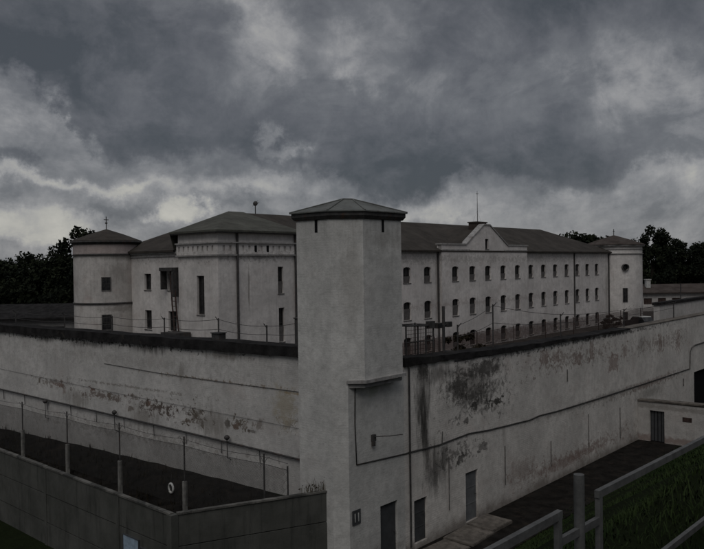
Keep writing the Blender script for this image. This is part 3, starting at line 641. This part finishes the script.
for k, r in enumerate(rows):
    for w_ in protos[k]: arch_head(w_, r[1]-r[0], WW)
wr = random.Random(3)
first = True
for cs, y in ((left_cols,0),(mid_cols,-.4),(right_cols,0)):
    for x in cs:
        for k, r in enumerate(rows):
            if cs is left_cols and x in left_cols[:3]: continue
            copy_part(wr.choice(protos[k]), pb, (x, y, r[0]))
make_window(pb, 1.0, .32, (GC,-.4,zz(11.95)), 0)
for (a_, b_, c_, d_) in PH: make_window(pb, d_-c_, (b_-a_)/2, ((a_+b_)/2,-.25,c_), .45)
make_window(pb, zz(9.9)-zz(7.2), .425, (-.25,1.725,zz(7.2)), 0, -math.pi/2)
for (a_, b_, c_, d_) in EH: make_window(pb, d_-c_, (b_-a_)/2, (0,(a_+b_)/2,c_), .0, -math.pi/2)

# rusty stair chute on the end wall
t = thing('fire_ladder', 'rusty steel ladder with a hood climbing the end wall of the prison', 'ladder', A(PX-.05,PY+4.4,2.2))
def lad(u, o): # u from the foot to the hood; the ladder leans over to the right as it comes down
    return (-.32-.3*(1-u), -.75+1.25*u+o, 8.1*u)
b = MB()
for o_ in (-.24,.24): b.tube([lad(0,o_), lad(.45,o_), lad(.7,o_*.95+.08), lad(1,o_)], .055, 6)
b.build('side_rail', M['rust'], t)
b = MB()
for k in range(1,22): b.tube([lad(k/22,-.24), lad(k/22,.24)], .025, 5)
b.build('rung', M['rust'], t)
b = MB(); b.box(-.6,.1,8.05,-.01,1.75,8.3); b.box(-.5,1.62,6.7,-.02,1.74,8.05); b.box(-.55,.05,6.2,-.02,.3,8.05); b.box(-.2,.3,7.1,-.06,.72,8.05); b.build('hood', M['steel'], t)
b = MB(); b.box(-1.5,-1.6,3.2,-.3,.3,3.75); b.box(-1.4,-1.5,0,-1.25,-1.35,3.2); b.box(-1.4,.05,0,-1.25,.2,3.2); b.build('platform', M['steel'], t)

# ------------------------------------------------------------------ round tower at the far left corner, turret at the right end
t = thing('round_tower', 'round white tower with conical roof at the left end of the prison', 'tower', A(12.3,36.9,2.0))
b = MB(); b.lathe([(2.5,0),(2.5,zz(11.5))], 64); b.build('shaft', M['drum'], t)
b = MB(); b.lathe([(2.52,zz(11.62)),(2.52,zz(12.4))], 64); b.build('band', M['pinkband'], t)
for (z, h, r) in ((11.5,.1,2.62),(12.35,.12,2.6),(12.47,.14,2.72),(7.75,.14,2.58)):
    b = MB(); b.lathe([(2.45,zz(z)),(r,zz(z)),(r,zz(z+h)),(2.45,zz(z+h))], 64); b.build('cornice', M['steel'], t)
b = MB(); b.lathe([(2.72,zz(12.62)),(2.71,zz(12.67)),(1.3,zz(13.2)),(.05,zz(13.6))], 16, smooth=False); ro = b.build('roof', M['main_roof'], t)
b = MB(); b.tube([(0,0,zz(13.5)),(0,0,zz(14.6))], .035, 6); b.tube([(-.2,0,zz(14.35)),(.2,0,zz(14.35))], .03, 6); b.lathe([(.02,zz(14.0)),(.12,zz(14.08)),(.02,zz(14.18))], 10); b.build('cross', M['steel'], ro)
cdir = math.atan2(-16.27-36.9, -17.85-12.3)
def drum_window(parent, ang, r, z0, h, w):
    o = make_window(parent, h, w, (r*math.cos(ang), r*math.sin(ang), z0), 0, ang+math.pi/2)
    o.location = ((r+.02)*math.cos(ang), (r+.02)*math.sin(ang), z0)
    for ch in [k for k in bpy.data.objects if k.parent == o]:
        if ch.name.startswith('pane'): pass
    return o
def proud_window(parent, ang, r, z0, h, w):
    b = MB(); b.box(-w-.05,-.06,-.05,-w,.3,h+.05); b.box(w,-.06,-.05,w+.05,.3,h+.05); b.box(-w,-.06,-.05,w,.3,0); b.box(-w,-.06,h,w,.3,h+.05)
    f = b.build('window', M['trim_dark'], parent, (r*math.cos(ang), r*math.sin(ang), z0), ang+math.pi/2)
    b = MB(); b.box(-w,-.02,0,w,.2,h); b.build('pane', M['glass'], f)
    b = MB(); b.box(-.02,-.05,0,.02,-.021,h); b.box(-w,-.05,h*.5-.02,-.021,-.021,h*.5+.02); b.box(.021,-.05,h*.5-.02,w,-.021,h*.5+.02); b.build('bar', M['frame'], f)
proud_window(t, cdir-R(2), 2.5, zz(8.85), .95, .3); proud_window(t, cdir-R(2), 2.5, zz(5.85), 1.1, .32)

t = thing('corner_turret', 'white turret with pyramid roof and round window at the right end of the prison', 'tower', A(81.3,24.3,2.0))
b = MB(); TRr = 3.65; b.lathe([(TRr,0),(TRr,zz(12.5))], 64); b.build('shaft', M['prison_end'], t)
for (z, h, r) in ((11.45,.12,3.78),(12.05,.1,3.74),(12.5,.2,3.95)):
    b = MB(); b.lathe([(3.6,zz(z)),(r,zz(z)),(r,zz(z+h)),(3.6,zz(z+h))], 64); b.build('cornice', M['trim'], t)
b = MB(); b.lathe([(4.15,zz(12.7)),(4.13,zz(12.78)),(2.2,zz(13.45)),(.05,zz(14.1))], 12, smooth=False); ro = b.build('roof', M['roof'], t)
b = MB(); b.tube([(0,0,zz(13.9)),(0,0,zz(14.95))], .05, 6); b.tube([(-.25,0,zz(14.65)),(.25,0,zz(14.65))], .045, 6); b.build('cross', M['steel'], ro)
ta = math.atan2(-16.27-24.3, -17.85-81.3) + R(22)
b = MB(); b.lathe([(.4,-.04),(.47,-.04),(.47,.3),(.4,.3)], 24, cap=False); o = b.build('window', M['trim_dark'], t, (3.65*math.cos(ta)*1.0, 3.65*math.sin(ta), zz(9.7)))
o.rotation_euler = (math.pi/2, 0, ta+math.pi/2)
b = MB(); b.lathe([(.01,.0),(.4,.0),(.4,.01),(.01,.01)], 24); b.build('pane', M['glass'], o)
proud_window(t, ta, 3.65, zz(5.1), 1.8, .28); proud_window(t, ta, 3.65, zz(2.3), 1.4, .28)

# roof mast, dish, yard fixtures
t = thing('mast', 'thin lightning mast standing on the roof ridge behind the gable', 'mast', A(46.7,PY+.75,14.72))
b = MB(); b.tube([(0,0,-.1),(0,0,2.0),(0,0,3.2)], .04, 6, 0, .02); b.tube([(-.16,0,2.85),(.16,0,2.85)], .016, 5); b.tube([(0,-.16,2.95),(0,.16,2.95)], .016, 5); b.build('pole', M['steel'], t)
b = MB()
for k in range(3):
    a = k*2.1; b.tube([(0,0,1.2),(.7*math.cos(a),.4*math.sin(a),0)], .006, 4)
b.build('stay', M['steel'], t)
t = thing('satellite_dish', 'small round dish on a short pole on the prison roof ridge', 'dish', A(21.9,PY+6.5,14.85))
b = MB(); b.tube([(0,0,-.1),(0,0,.7)], .04, 6); b.build('pole', M['steel'], t)
b = MB(); b.lathe([(.0,.06),(.12,.03),(.2,-.04),(.21,-.02),(.13,.05),(.0,.08)], 16, cap=False); o = b.build('dish', M['steel'], t, (0,0,.85)); o.rotation_euler = (R(80),0,R(-60))
b = MB(); b.tube([(0,0,.65),(.2,-.25,.95)], .015, 5); b.tube([(-.3,0,.6),(.3,0,1.12)], .015, 5); b.build('arm', M['steel'], t)

# steel framework and floodlights on the wall beside the tower
t = thing('steel_framework', 'dark steel frame standing on the wall right beside the watchtower', 'framework', A(3.9,.6,7.2))
b = MB()
for x in (0,.75,1.25,1.75): b.tube([(x,0,-.3),(x,0,.98)], .035, 6)
for z in (.98,): b.tube([(0,0,z),(1.75,0,z-.1)], .04, 6)
b.tube([(0,0,.35),(1.75,0,.3)], .02, 5)
for y in (.9,): 
    for x in (0,1.75): b.tube([(x,y,-.3),(x,y,.95)], .035, 6)
    b.tube([(0,y,.95),(1.75,y,.9)], .03, 6); b.tube([(0,0,.98),(0,y,.95)], .03, 6); b.tube([(1.75,0,.9),(1.75,y,.9)], .03, 6)
b.build('frame', M['steel'], t)
b = MB()
for k in range(16): b.tube([(.06+k*.108,.02,-.25),(.06+k*.108,.02,.92-.05*k/16)], .008, 4)
for k in range(7): b.tube([(0,.03,-.1+k*.15),(1.75,.03,-.1+k*.15-.03)], .008, 4)
b.build('mesh_netting', M['rust'], t)
b = MB(); b.box(1.42,-.06,.78,1.8,.12,1.06); b.build('floodlight', M['steel'], t)
t = thing('floodlight_pole', 'steel pole with a floodlight head standing on the wall near the tower', 'lamp post', A(6.35,.6,7.1))
b = MB(); b.tube([(0,0,-.3),(0,0,1.7)], .06, 8); b.tube([(-.45,0,.95),(.5,0,.95)], .03, 6); b.build('pole', M['steel'], t)
for x, w_ in ((-.38,.17),(.33,.14)):
    b = MB(); b.box(x-w_,-.1,.85,x+w_,.08,1.06); h_ = b.build('floodlight', M['steel'], t)
    b = MB(); b.box(x-w_+.03,-.11,.87,x+w_-.03,-.101,1.04); b.build('lens', M['glass'], h_)

def wire_fence(name, label, org, rot, xs_, hs_, strands):
    o = thing(name, label, 'fence', org, rot)
    for x, h in zip(xs_, hs_):
        b = MB(); b.tube([(x,0,-.3),(x,0,h)], .035, 6); b.tube([(x,0,h-.12),(x,-.18,h+.08)], .018, 5); b.build('post', M['steel'], o)
    b = MB()
    for fr_, sag in strands:
        pts = []
        for (xa,ha),(xb,hb) in zip(zip(xs_,hs_), zip(xs_[1:],hs_[1:])):
            for k in range(6):
                u = k/6; pts.append((xa+(xb-xa)*u, 0, (ha+(hb-ha)*u)*fr_-sag*4*u*(1-u)))
        pts.append((xs_[-1],0,hs_[-1]*fr_)); b.tube(pts, .011, 4)
    b.build('wire', M['steel'], o); return o
wire_fence('wire_fence', 'barbed wire on thin rods along the long stained wall', A(0,.5,6.9), ROT, [7.2,9.95,16.4,24.5,33], [1.1,1.8,1.0,.8,.8], ((.97,.08),(.55,.08)))
wire_fence('wire_fence', 'barbed wire on thin rods along the felt-capped white wall', Vector((-43.5,60.8,7.18))+Matrix.Rotation(LROT,3,'Z')@Vector((0,.45,0)), LROT, [10,17,24,29,34.2,38.6,42.8,46.6,49.6,52.2], [.8,.8,.8,.85,.85,.85,.9,1.0,.8,1.25], ((.95,.1),(.5,.08)))
for (u, w_, d_, h_, lab) in [(46.6,.5,.4,.32,'small dark box on the felt cap of the white wall below the tall window'),(51.55,.4,.35,1.15,'dark cabinet on the felt cap of the white wall next to the watchtower')]:
    P = Vector((-43.5,60.8,7.18))+Matrix.Rotation(LROT,3,'Z')@Vector((u,.45,0))
    b = MB(); b.box(-w_/2,-d_/2,0,w_/2,d_/2,h_); b.box(-w_/2-.04,-d_/2-.04,h_,w_/2+.04,d_/2+.04,h_+.04); b.tube([(0,0,h_),(0,0,h_+.3)], .02, 5)
    tag(b.build('junction_box', M['steel'], loc=P, rot=LROT), lab, 'box')

# yard fence in front of the prison, rusty netting
t = thing('yard_fence', 'rusty mesh fence across the yard below the prison windows', 'fence', A(17,17.5,2.2))
b = MB(); L = 62
for x in np.arange(0, L, .09): b.add([(x-.021,0,.1),(x+.021,0,.1),(x+.021,0,2.35),(x-.021,0,2.35)], [(0,1,2,3)])
for z in np.arange(.2, 2.4, .14): b.add([(0,.003,z-.007),(L,.003,z-.007),(L,.003,z+.007),(0,.003,z+.007)], [(0,1,2,3)])
b.build('mesh_netting', M['rust'], t)
b = MB(); 
for x in np.arange(0, L+.1, 6.2):
    b = MB(); b.tube([(x,.05,-.2),(x,.05,2.55)], .04, 6); b.build('post', M['rust'], t)
b = MB(); b.tube([(0,.05,2.4),(L,.05,2.4)], .022, 6); b.build('rail', M['rust'], t)

# parked vehicle by the turret
t = thing('parked_car', 'dark car with a pale bonnet parked in the yard beside the right turret', 'car', A(73.2,17.9,2.2), ROT+R(60))
def car_section(b, prof, w, mi=0):
    n = len(prof); b.add([(x,-w,z) for x,z in prof]+[(x,w,z) for x,z in prof], [tuple(range(n))[::-1], tuple(range(n,2*n))]+[(i,(i+1) % n,n+(i+1) % n,n+i) for i in range(n)], mi)
b = MB(); car_section(b, [(-2.0,.3),(2.0,.3),(2.05,.6),(1.95,.82),(.9,.95),(-1.95,.98),(-2.05,.6)], .84); b.build('body', M['car_body'], t)
b = MB(); car_section(b, [(.85,.955),(.35,1.4),(-1.3,1.43),(-1.8,.985)], .72); b.build('cabin', M['glass'], t)
b = MB(); car_section(b, [(.42,1.403),(.3,1.48),(-1.25,1.5),(-1.38,1.433)], .7); b.build('roof', M['car_roof'], t)
b = MB(); car_section(b, [(1.98,.823),(.95,.953),(.95,.99),(1.98,.86)], .8); b.build('bonnet', M['car_roof'], t)
for x in (-1.3, 1.3):
    for y in (-.8, .8):
        b = MB(); b.lathe([(.2,-.1),(.31,-.09),(.31,.09),(.2,.1)], 18); o = b.build('wheel', M['tyre'], t, (x,y,.31)); o.rotation_euler = (math.pi/2,0,0)
for y in (-.6,.6):
    b = MB(); b.box(2.0,y-.15,.6,2.06,y+.15,.75); b.build('headlight', M['pale'], t)

# concrete slabs at the foot of the right wall
for (x, y, w_, d_, z, r_, lab) in [(7.45,-.75,1.5,1.2,.14,0,'upper concrete slab under the pale grey door'),(5.9,-.8,1.7,1.3,.09,.05,'middle concrete slab between the two wall doors'),(4.2,-.85,1.5,1.2,.06,-.04,'lowest concrete slab under the dark wall door')]:
    b = MB(); b.box(-w_/2,-d_/2,-.1,w_/2,d_/2,z-.02); b.box(-w_/2+.02,-d_/2+.02,z-.02,w_/2-.02,d_/2-.02,z)
    tag(b.build('concrete_slab', M['slab'], loc=A(x,y,0), rot=ROT+r_), lab, 'slab', 'concrete slabs by the wall doors')

# ------------------------------------------------------------------ foreground railing
t = thing('railing', 'grey steel railing on the grassy bank in the foreground', 'railing', A(-13.39,-14.2,7.9))
def rail(b, x0, x1, z0, z1, h=.05, d=.035):
    b.add([(x0,-d/2,z0-h),(x1,-d/2,z1-h),(x1,-d/2,z1),(x0,-d/2,z0),(x0,d/2,z0-h),(x1,d/2,z1-h),(x1,d/2,z1),(x0,d/2,z0)], [(0,1,2,3),(5,4,7,6),(3,2,6,7),(1,0,4,5),(0,3,7,4),(1,5,6,2)])
zt_ = 1.06
b = MB(); b.tube([(0,0,-.4),(0,0,1.23)], .034, 14); b.build('post', M['rail'], t)
b = MB(); rail(b, .27, 3.3, zt_, zt_-.08); b.build('top_rail', M['rail'], t)
b = MB(); rail(b, .33, 3.3, .32, .24); b.build('lower_rail', M['rail'], t)
b = MB(); rail(b, -3.5, -.27, zt_+.05, zt_+.01); b.build('top_rail', M['rail'], t)
b = MB(); rail(b, -3.5, -.33, .36, .33); b.build('lower_rail', M['rail'], t)
b = MB(); rail(b, -.27, .29, .9, .88, .05, .03); b.build('joint_bar', M['rail'], t)
for x in (.3, -.3, 3.33, -3.53):
    b = MB(); b.box(x-.022,-.0178,-.3,x+.022,.0178,zt_-.001+(.012 if x < 0 else 0)); b.build('post', M['rail'], t)

# ------------------------------------------------------------------ grass on the bank
b = MB()
cand = 0
def blade(x, y, z, h, w, a, lean):
    dx, dy = math.cos(a)*w, math.sin(a)*w; lx_, ly_ = -math.sin(a)*lean, math.cos(a)*lean
    o = len(b.v); b.v += [(x-dx,y-dy,z-.03),(x+dx,y+dy,z-.03),(x+lx_*.4+dx*.7,y+ly_*.4+dy*.7,z+h*.6),(x+lx_*.4-dx*.7,y+ly_*.4-dy*.7,z+h*.6),(x+lx_,y+ly_,z+h)]
    b.f += [[o,o+1,o+2,o+3],[o+3,o+2,o+4]]; b.m += [0,0]; b.sm += [True,True]
for k in range(210000):
    x = random.uniform(-14,34); y = -random.uniform(2.3,14.6)
    dist = math.hypot(x+17.85, y+16.27)
    if random.random() > min(1, (8/dist)**1.2): continue
    if x < 0 and y > -6: continue
    blade(x, y, ground_z(x, y), random.uniform(.02,.055)*(1+dist/40), random.uniform(.002,.0045)*(1+dist/10), random.uniform(0,6.3), random.uniform(.0,.12))
tag(b.build('grass', M['grass'], loc=A(0,0,0), rot=ROT), 'short dark grass on the bank behind the foreground railing', 'grass', kind='stuff')
# low scrub on the dark bank
b = MB()
for k in range(900):
    x = random.uniform(-4.6,1.6); y = random.uniform(3.4,45); z = ground_z(x,y)
    for j in range(6): blade(x+random.gauss(0,.08), y+random.gauss(0,.08), z, random.uniform(.1,.4), random.uniform(.01,.025), random.uniform(0,6.3), random.uniform(0,.2))
tag(b.build('scrub', M['leaf2'], loc=A(0,0,0), rot=ROT), 'low dark scrub on the bank below the white wall', 'scrub', kind='stuff')

# ------------------------------------------------------------------ trees and bushes
def crown_mesh(seed, n_clump, leaf, n_leaf, shape):
    r = np.random.default_rng(seed); b = MB(); V = []; F = []
    for c in range(n_clump):
        while True:
            p = r.uniform(-1,1,3)
            if (p**2).sum() < 1: break
        p = p/max(1e-6, np.linalg.norm(p))*np.linalg.norm(p)**.55
        cr = r.uniform(.16,.34); cc = np.array([p[0]*shape[0], p[1]*shape[1], shape[2]+p[2]*shape[3]])
        k = int(n_leaf*cr/.25); d = r.normal(size=(k,3)); d /= np.linalg.norm(d,axis=1)[:,None]; d *= (r.random((k,1))**.4)*cr
        d *= np.array([shape[0],shape[1],shape[3]*.8])
        for q in cc+d:
            a = r.normal(size=3); a /= np.linalg.norm(a); w = np.cross(a, r.normal(size=3)); w /= np.linalg.norm(w); s = leaf*r.uniform(.6,1.4)
            o = len(V); V += [tuple(q-a*s), tuple(q+w*s*.6), tuple(q+a*s), tuple(q-w*s*.6)]; F.append([o,o+1,o+2,o+3])
    b.v = V; b.f = F; b.m = [0]*len(F); b.sm = [False]*len(F); return b
def trunk_mesh(h, r0, seed, spread):
    rr = random.Random(seed); b = MB()
    b.tube([(0,0,-.3),(rr.gauss(0,.1),rr.gauss(0,.1),h*.3),(rr.gauss(0,.2),rr.gauss(0,.2),h*.6),(rr.gauss(0,.3),rr.gauss(0,.3),h*.9)], r0, 8, 0, r0*.25)
    for k in range(7):
        a = rr.uniform(0,6.3); z = h*rr.uniform(.25,.6); q = spread*rr.uniform(.4,.8)
        b.tube([(0,0,z),(q*.5*math.cos(a),q*.5*math.sin(a),z+h*.12),(q*math.cos(a),q*math.sin(a),z+h*rr.uniform(.2,.35))], r0*.4, 6, 0, r0*.1)
    return b
kinds = []
for s, (sx, sy, cz, sz, hh_) in enumerate([(4.8,4.8,8.2,5.6,14),(5.6,5.,7.6,5.4,13),(4.,4.2,8.4,6.2,15),(6.2,5.6,6.8,4.8,12)]):
    cm = crown_mesh(10+s, 64, .25, 200, (sx,sy,cz,sz)); tm = trunk_mesh(hh_*.8, .35, s, sx)
    kinds.append((cm, tm, hh_))
meshes = {}
def tree(k, x, y, z, scale, rot, label):
    o = thing('broadleaf_tree', label, 'tree', (x,y,z), rot, 'trees behind the prison')
    o.scale = (scale,)*3
    if k not in meshes:
        c = kinds[k][0].build('crown', M['leaf'], o); t_ = kinds[k][1].build('trunk', M['bark'], o); meshes[k] = (c, t_)
    else:
        for src in meshes[k]: copy_part(src, o)
    return o
TL = [ # kind, x, y, scale, label
 (0,-53,104,.98,'dark tree at the far left edge beyond the low shed'),
 (1,-47,106,.94,'second dark tree from the left edge of the far tree row'),
 (3,-42,103,1.05,'broad low tree third from the left edge'),
 (2,-38,108,.84,'narrow tree with a rounded top left of the round tower'),
 (1,-34.5,101,.86,'tree closing the gap just left of the round tower'),
 (2,-35.2,94,1.03,'tall dark tree rising directly behind the round tower'),
 (3,-27.,96,1.2,'tree crown showing between the round tower and the prison roof'),
 (0,-60,100,1.02,'dark tree cut by the left edge of the view'),
 (3,47.3,150,1.42,'dark round crown showing above the right hip of the prison roof'),
 (2,58.3,142,1.12,'tallest dark tree beside the right turret'),
 (0,64,143,1.04,'tall spreading tree second right of the turret'),
 (1,69.5,146,1.02,'dark tree third right of the turret'),
 (3,75,145,1.1,'lower broad tree fourth right of the turret'),
 (0,80,146,1.04,'dark tree at the right edge of the view'),
 (2,86,146,.96,'dark tree just beyond the right edge tree'),
]
for i, (k, x, y, s, lab) in enumerate(TL): tree(k, x, y, 0, s, i*1.7, lab)
# a dark understorey closes the space below the crowns
b = MB()
for (x0, x1, y0, h) in ((-66,-24,111,7.5),(44,96,152,8.5)):
    for k in range(9000):
        x = random.uniform(x0,x1); y = y0+random.gauss(0,1.6); z = random.uniform(0,h)*(.8+.2*math.sin(x*.8)); s = random.uniform(.25,.6)
        a = Vector((random.gauss(0,1),random.gauss(0,1),random.gauss(0,1))).normalized(); w = a.orthogonal().normalized(); p = Vector((x,y,z))
        o = len(b.v); b.v += [tuple(p-a*s),tuple(p+w*s*.6),tuple(p+a*s),tuple(p-w*s*.6)]; b.f.append([o,o+1,o+2,o+3]); b.m.append(0); b.sm.append(False)
tag(b.build('undergrowth', M['leaf'], loc=(0,0,0)), 'dark undergrowth below the far trees', 'undergrowth', kind='stuff')
for (x, y, z, s, lab) in [(9.6,2.0,5.9,(1.5,.9,.6,.85),'brownish bush behind the wall just right of the floodlight pole'),(68.5,19.5,2.2,(1.6,1.2,1.0,.9),'reddish bush in the yard left of the parked car'),(71,20.2,2.2,(1.3,1.1,.9,.8),'small reddish bush close to the turret foot')]:
    cm = crown_mesh(int(x*10), 14, .09, 90, s); 
    o = thing('bush', lab, 'bush', A(x,y,z), ROT, 'bushes inside the yard'); cm.build('foliage', M['leaf2'], o)
    b = MB(); 
    for k in range(5): b.tube([(0,0,-.6 if z < 5 else -3.4),(random.gauss(0,.2),random.gauss(0,.2),s[2]),(random.gauss(0,.4),random.gauss(0,.4),s[2]+s[3]*.5)], .03, 5, 0, .01)
    b.build('stem', M['bark'], o)

# ------------------------------------------------------------------ sky
w = bpy.data.worlds.new('World'); sc.world = w; w.use_nodes = True
t = NT(w.node_tree); bg = t.n['Background']
gen = t.new('ShaderNodeTexCoord').outputs['Generated']
SUN_EL, SUN_ROT = R(52), R(190)
sky = t.new('ShaderNodeTexSky'); sky.sky_type = 'NISHITA'; sky.sun_disc = False; sky.sun_elevation = SUN_EL; sky.sun_rotation = SUN_ROT
nv = t.vmath('NORMALIZE', gen)
sp = t.new('ShaderNodeSeparateXYZ'); t.set(sp.inputs[0], nv); DX, DY, DZ = sp.outputs
# cloud layer seen in perspective: project the direction on a flat layer
dzc = t.math('ADD', t.math('MAXIMUM', DZ, 0.), .22)
cv = t.new('ShaderNodeCombineXYZ'); t.set(cv.inputs[0], t.math('DIVIDE', DX, dzc)); t.set(cv.inputs[1], t.math('DIVIDE', DY, dzc)); t.set(cv.inputs[2], t.math('MULTIPLY', DZ, 2.5))
P = cv.outputs[0]
vo = lambda a, b_, c: t.vmath('ADD', nv, (a, b_, c))
n1 = t.noise(P, 1.5, 10, .6, .4); n2 = t.noise(t.vmath('MULTIPLY', vo(3.1,1.7,5.), (1,1,1.5)), 7., 12, .62, .35); n3 = t.noise(vo(9.,4.,2.), 20., 10, .66, .3)
az = t.math('ARCTAN2', DX, DY); el = t.math('ARCSINE', DZ)
wa = t.math('MULTIPLY', t.math('SUBTRACT', t.noise(vo(5.,2.,7.), 7., 12, .64), .5), .24); wb = t.math('MULTIPLY', t.math('SUBTRACT', t.noise(vo(1.,8.,3.), 9., 12, .64), .5), .13)
az_w = t.math('ADD', az, wa); el_w = t.math('ADD', el, wb)
def blob(a, e, sa, se, amp, pw=1.):
    u = t.math('DIVIDE', t.math('SUBTRACT', az_w, a), sa); v = t.math('DIVIDE', t.math('SUBTRACT', el_w, e), se)
    d = t.math('ADD', t.math('MULTIPLY', u, u), t.math('MULTIPLY', v, v))
    if pw != 1.: d = t.math('POWER', d, pw)
    return t.math('MULTIPLY', t.math('POWER', 2.718, t.math('MULTIPLY', d, -1.)), amp)
def pz(x, y): return math.atan((x-352)/732), math.atan((265-y)/732)
# lower edge of the heavy cloud deck, as an elevation for each bearing
fc = t.new('ShaderNodeFloatCurve'); cm_ = fc.mapping.curves[0]
edge = [(-200,60),(0,90),(50,102),(85,135),(120,152),(190,158),(260,166),(310,174),(355,189),(430,194),(480,185),(540,193),(590,192),(640,180),(720,172),(900,165)]
pts = [((pz(x,0)[0]+.8)/1.6, pz(x,y)[1]/.4) for x, y in edge]
cm_.points[0].location = (0, pts[0][1]); cm_.points[1].location = (1, pts[-1][1])
for p_ in pts[1:-1]: cm_.points.new(*p_)
fc.mapping.update(); t.set(fc.inputs['Value'], t.math('DIVIDE', t.math('ADD', az_w, .8), 1.6, clamp=True))
ev = t.math('MULTIPLY', fc.outputs[0], .4)
rel = t.math('SUBTRACT', el_w, ev)
D = t.ss(rel, -.010, .014, .50, .67)
D = t.math('ADD', D, t.math('MULTIPLY', t.ss(rel, -.005, .02), t.ss(rel, .02, .10, .10, 0.)))      # darkest along the base of the deck
for (x, y, sx, sy, amp, pw) in [
   (20,35,130,60,.24,1), (130,100,70,35,.05,1), (440,165,130,35,.12,1), (550,60,130,60,.06,1), (620,5,110,38,.16,1.5), (700,60,45,40,.14,1.5),
   (262,14,38,44,-.22,1.5), (280,55,25,22,-.12,1.2), (372,40,36,50,-.20,1.4), (368,90,22,18,-.14,1.2), (200,60,60,40,-.07,1), (440,95,60,24,-.08,1),
   (645,95,60,40,-.26,1.5), (665,160,60,40,-.22,1.2), (585,115,30,26,-.10,1.3), (255,132,10,14,-.30,1.3), (275,148,22,9,-.34,1.3), (20,128,70,30,-.06,1.5),
   (60,182,100,7,-.30,1), (420,212,60,13,-.30,1), (250,190,60,7,-.14,1), (215,176,34,14,.12,1.5), (100,205,120,7,.14,1), (620,222,110,16,.05,1),
   (48,220,54,24,-.28,2.6), (15,165,14,8,.2,1.5), (182,214,30,14,-.32,2.6), (110,238,50,14,-.12,1.5), (245,205,40,10,.06,1)]:
    a, e = pz(x, y); D = t.math('ADD', D, blob(a, e, sx/732, sy/732, amp, pw))
D = t.math('ADD', D, t.math('MULTIPLY', t.math('SUBTRACT', n1, .5), .28))
D = t.math('ADD', D, t.math('MULTIPLY', t.math('SUBTRACT', n2, .5), .46))
D = t.math('ADD', D, t.math('MULTIPLY', t.math('SUBTRACT', t.ss(n2, .44, .56), .5), .06))
D = t.math('ADD', D, t.math('MULTIPLY', t.math('SUBTRACT', n3, .5), .40))
D = t.math('ADD', t.math('MULTIPLY', t.math('SUBTRACT', D, .56), 1.16), .565)
cr = t.new('ShaderNodeValToRGB'); t.set(cr.inputs[0], D); e = cr.color_ramp; e.interpolation = 'LINEAR'
def lin(v): v /= 255; return v/12.92 if v < .04045 else ((v+.055)/1.055)**2.4
def setc(el_, c): el_.color = (lin(c[0]), lin(c[1]), lin(c[2]), 1)
e.elements[0].position = .0; setc(e.elements[0], (186,184,177)); e.elements[1].position = 1.0; setc(e.elements[1], (70,74,79))
for p_, c in ((.2,(170,169,164)), (.34,(150,150,151)), (.48,(128,129,132)), (.62,(107,109,113)), (.78,(92,94,99)), (.9,(80,83,88))):
    q = e.elements.new(p_); setc(q, c)
# the overcast brightens towards the zenith, well above the view
zen = t.ss(el, .42, 1.0, 1., 2.6)
cl = t.vmath('SCALE', cr.outputs[0]); t.l.new(zen, cl.node.inputs['Scale'])
cl10 = t.vmath('MULTIPLY', cl, (10.,10.,10.))
mx = t.mix(.03, cl10, sky.outputs[0])
t.set(bg.inputs[0], mx); bg.inputs[1].default_value = .1

sun = bpy.data.lights.new('sun', 'SUN'); sun.energy = .8; sun.angle = R(40); sun.color = (1,.97,.93)
so = bpy.data.objects.new('sun', sun); COL.objects.link(so)
sd = Vector((math.sin(SUN_ROT)*math.cos(SUN_EL), math.cos(SUN_ROT)*math.cos(SUN_EL), math.sin(SUN_EL)))
so.rotation_euler = sd.to_track_quat('Z', 'Y').to_euler(); so.location = (0,0,60)

# ------------------------------------------------------------------ camera and output
cam = bpy.data.cameras.new('camera'); co = bpy.data.objects.new('camera', cam); COL.objects.link(co)
cam.sensor_width = 36; cam.lens = 732/704*36; cam.clip_end = 6000
co.matrix_world = Matrix.Translation((0,0,10.5)) @ (Matrix.Rotation(R(90-.744),4,'X') @ Matrix.Rotation(R(-.8),4,'Z'))
sc.camera = co
vs_ = sc.view_settings; vs_.view_transform = 'Standard'; vs_.look = 'None'; vs_.gamma = 1; vs_.exposure = 0; vs_.use_curve_mapping = False
sc.cycles.use_denoising = True; sc.cycles.max_bounces = 6
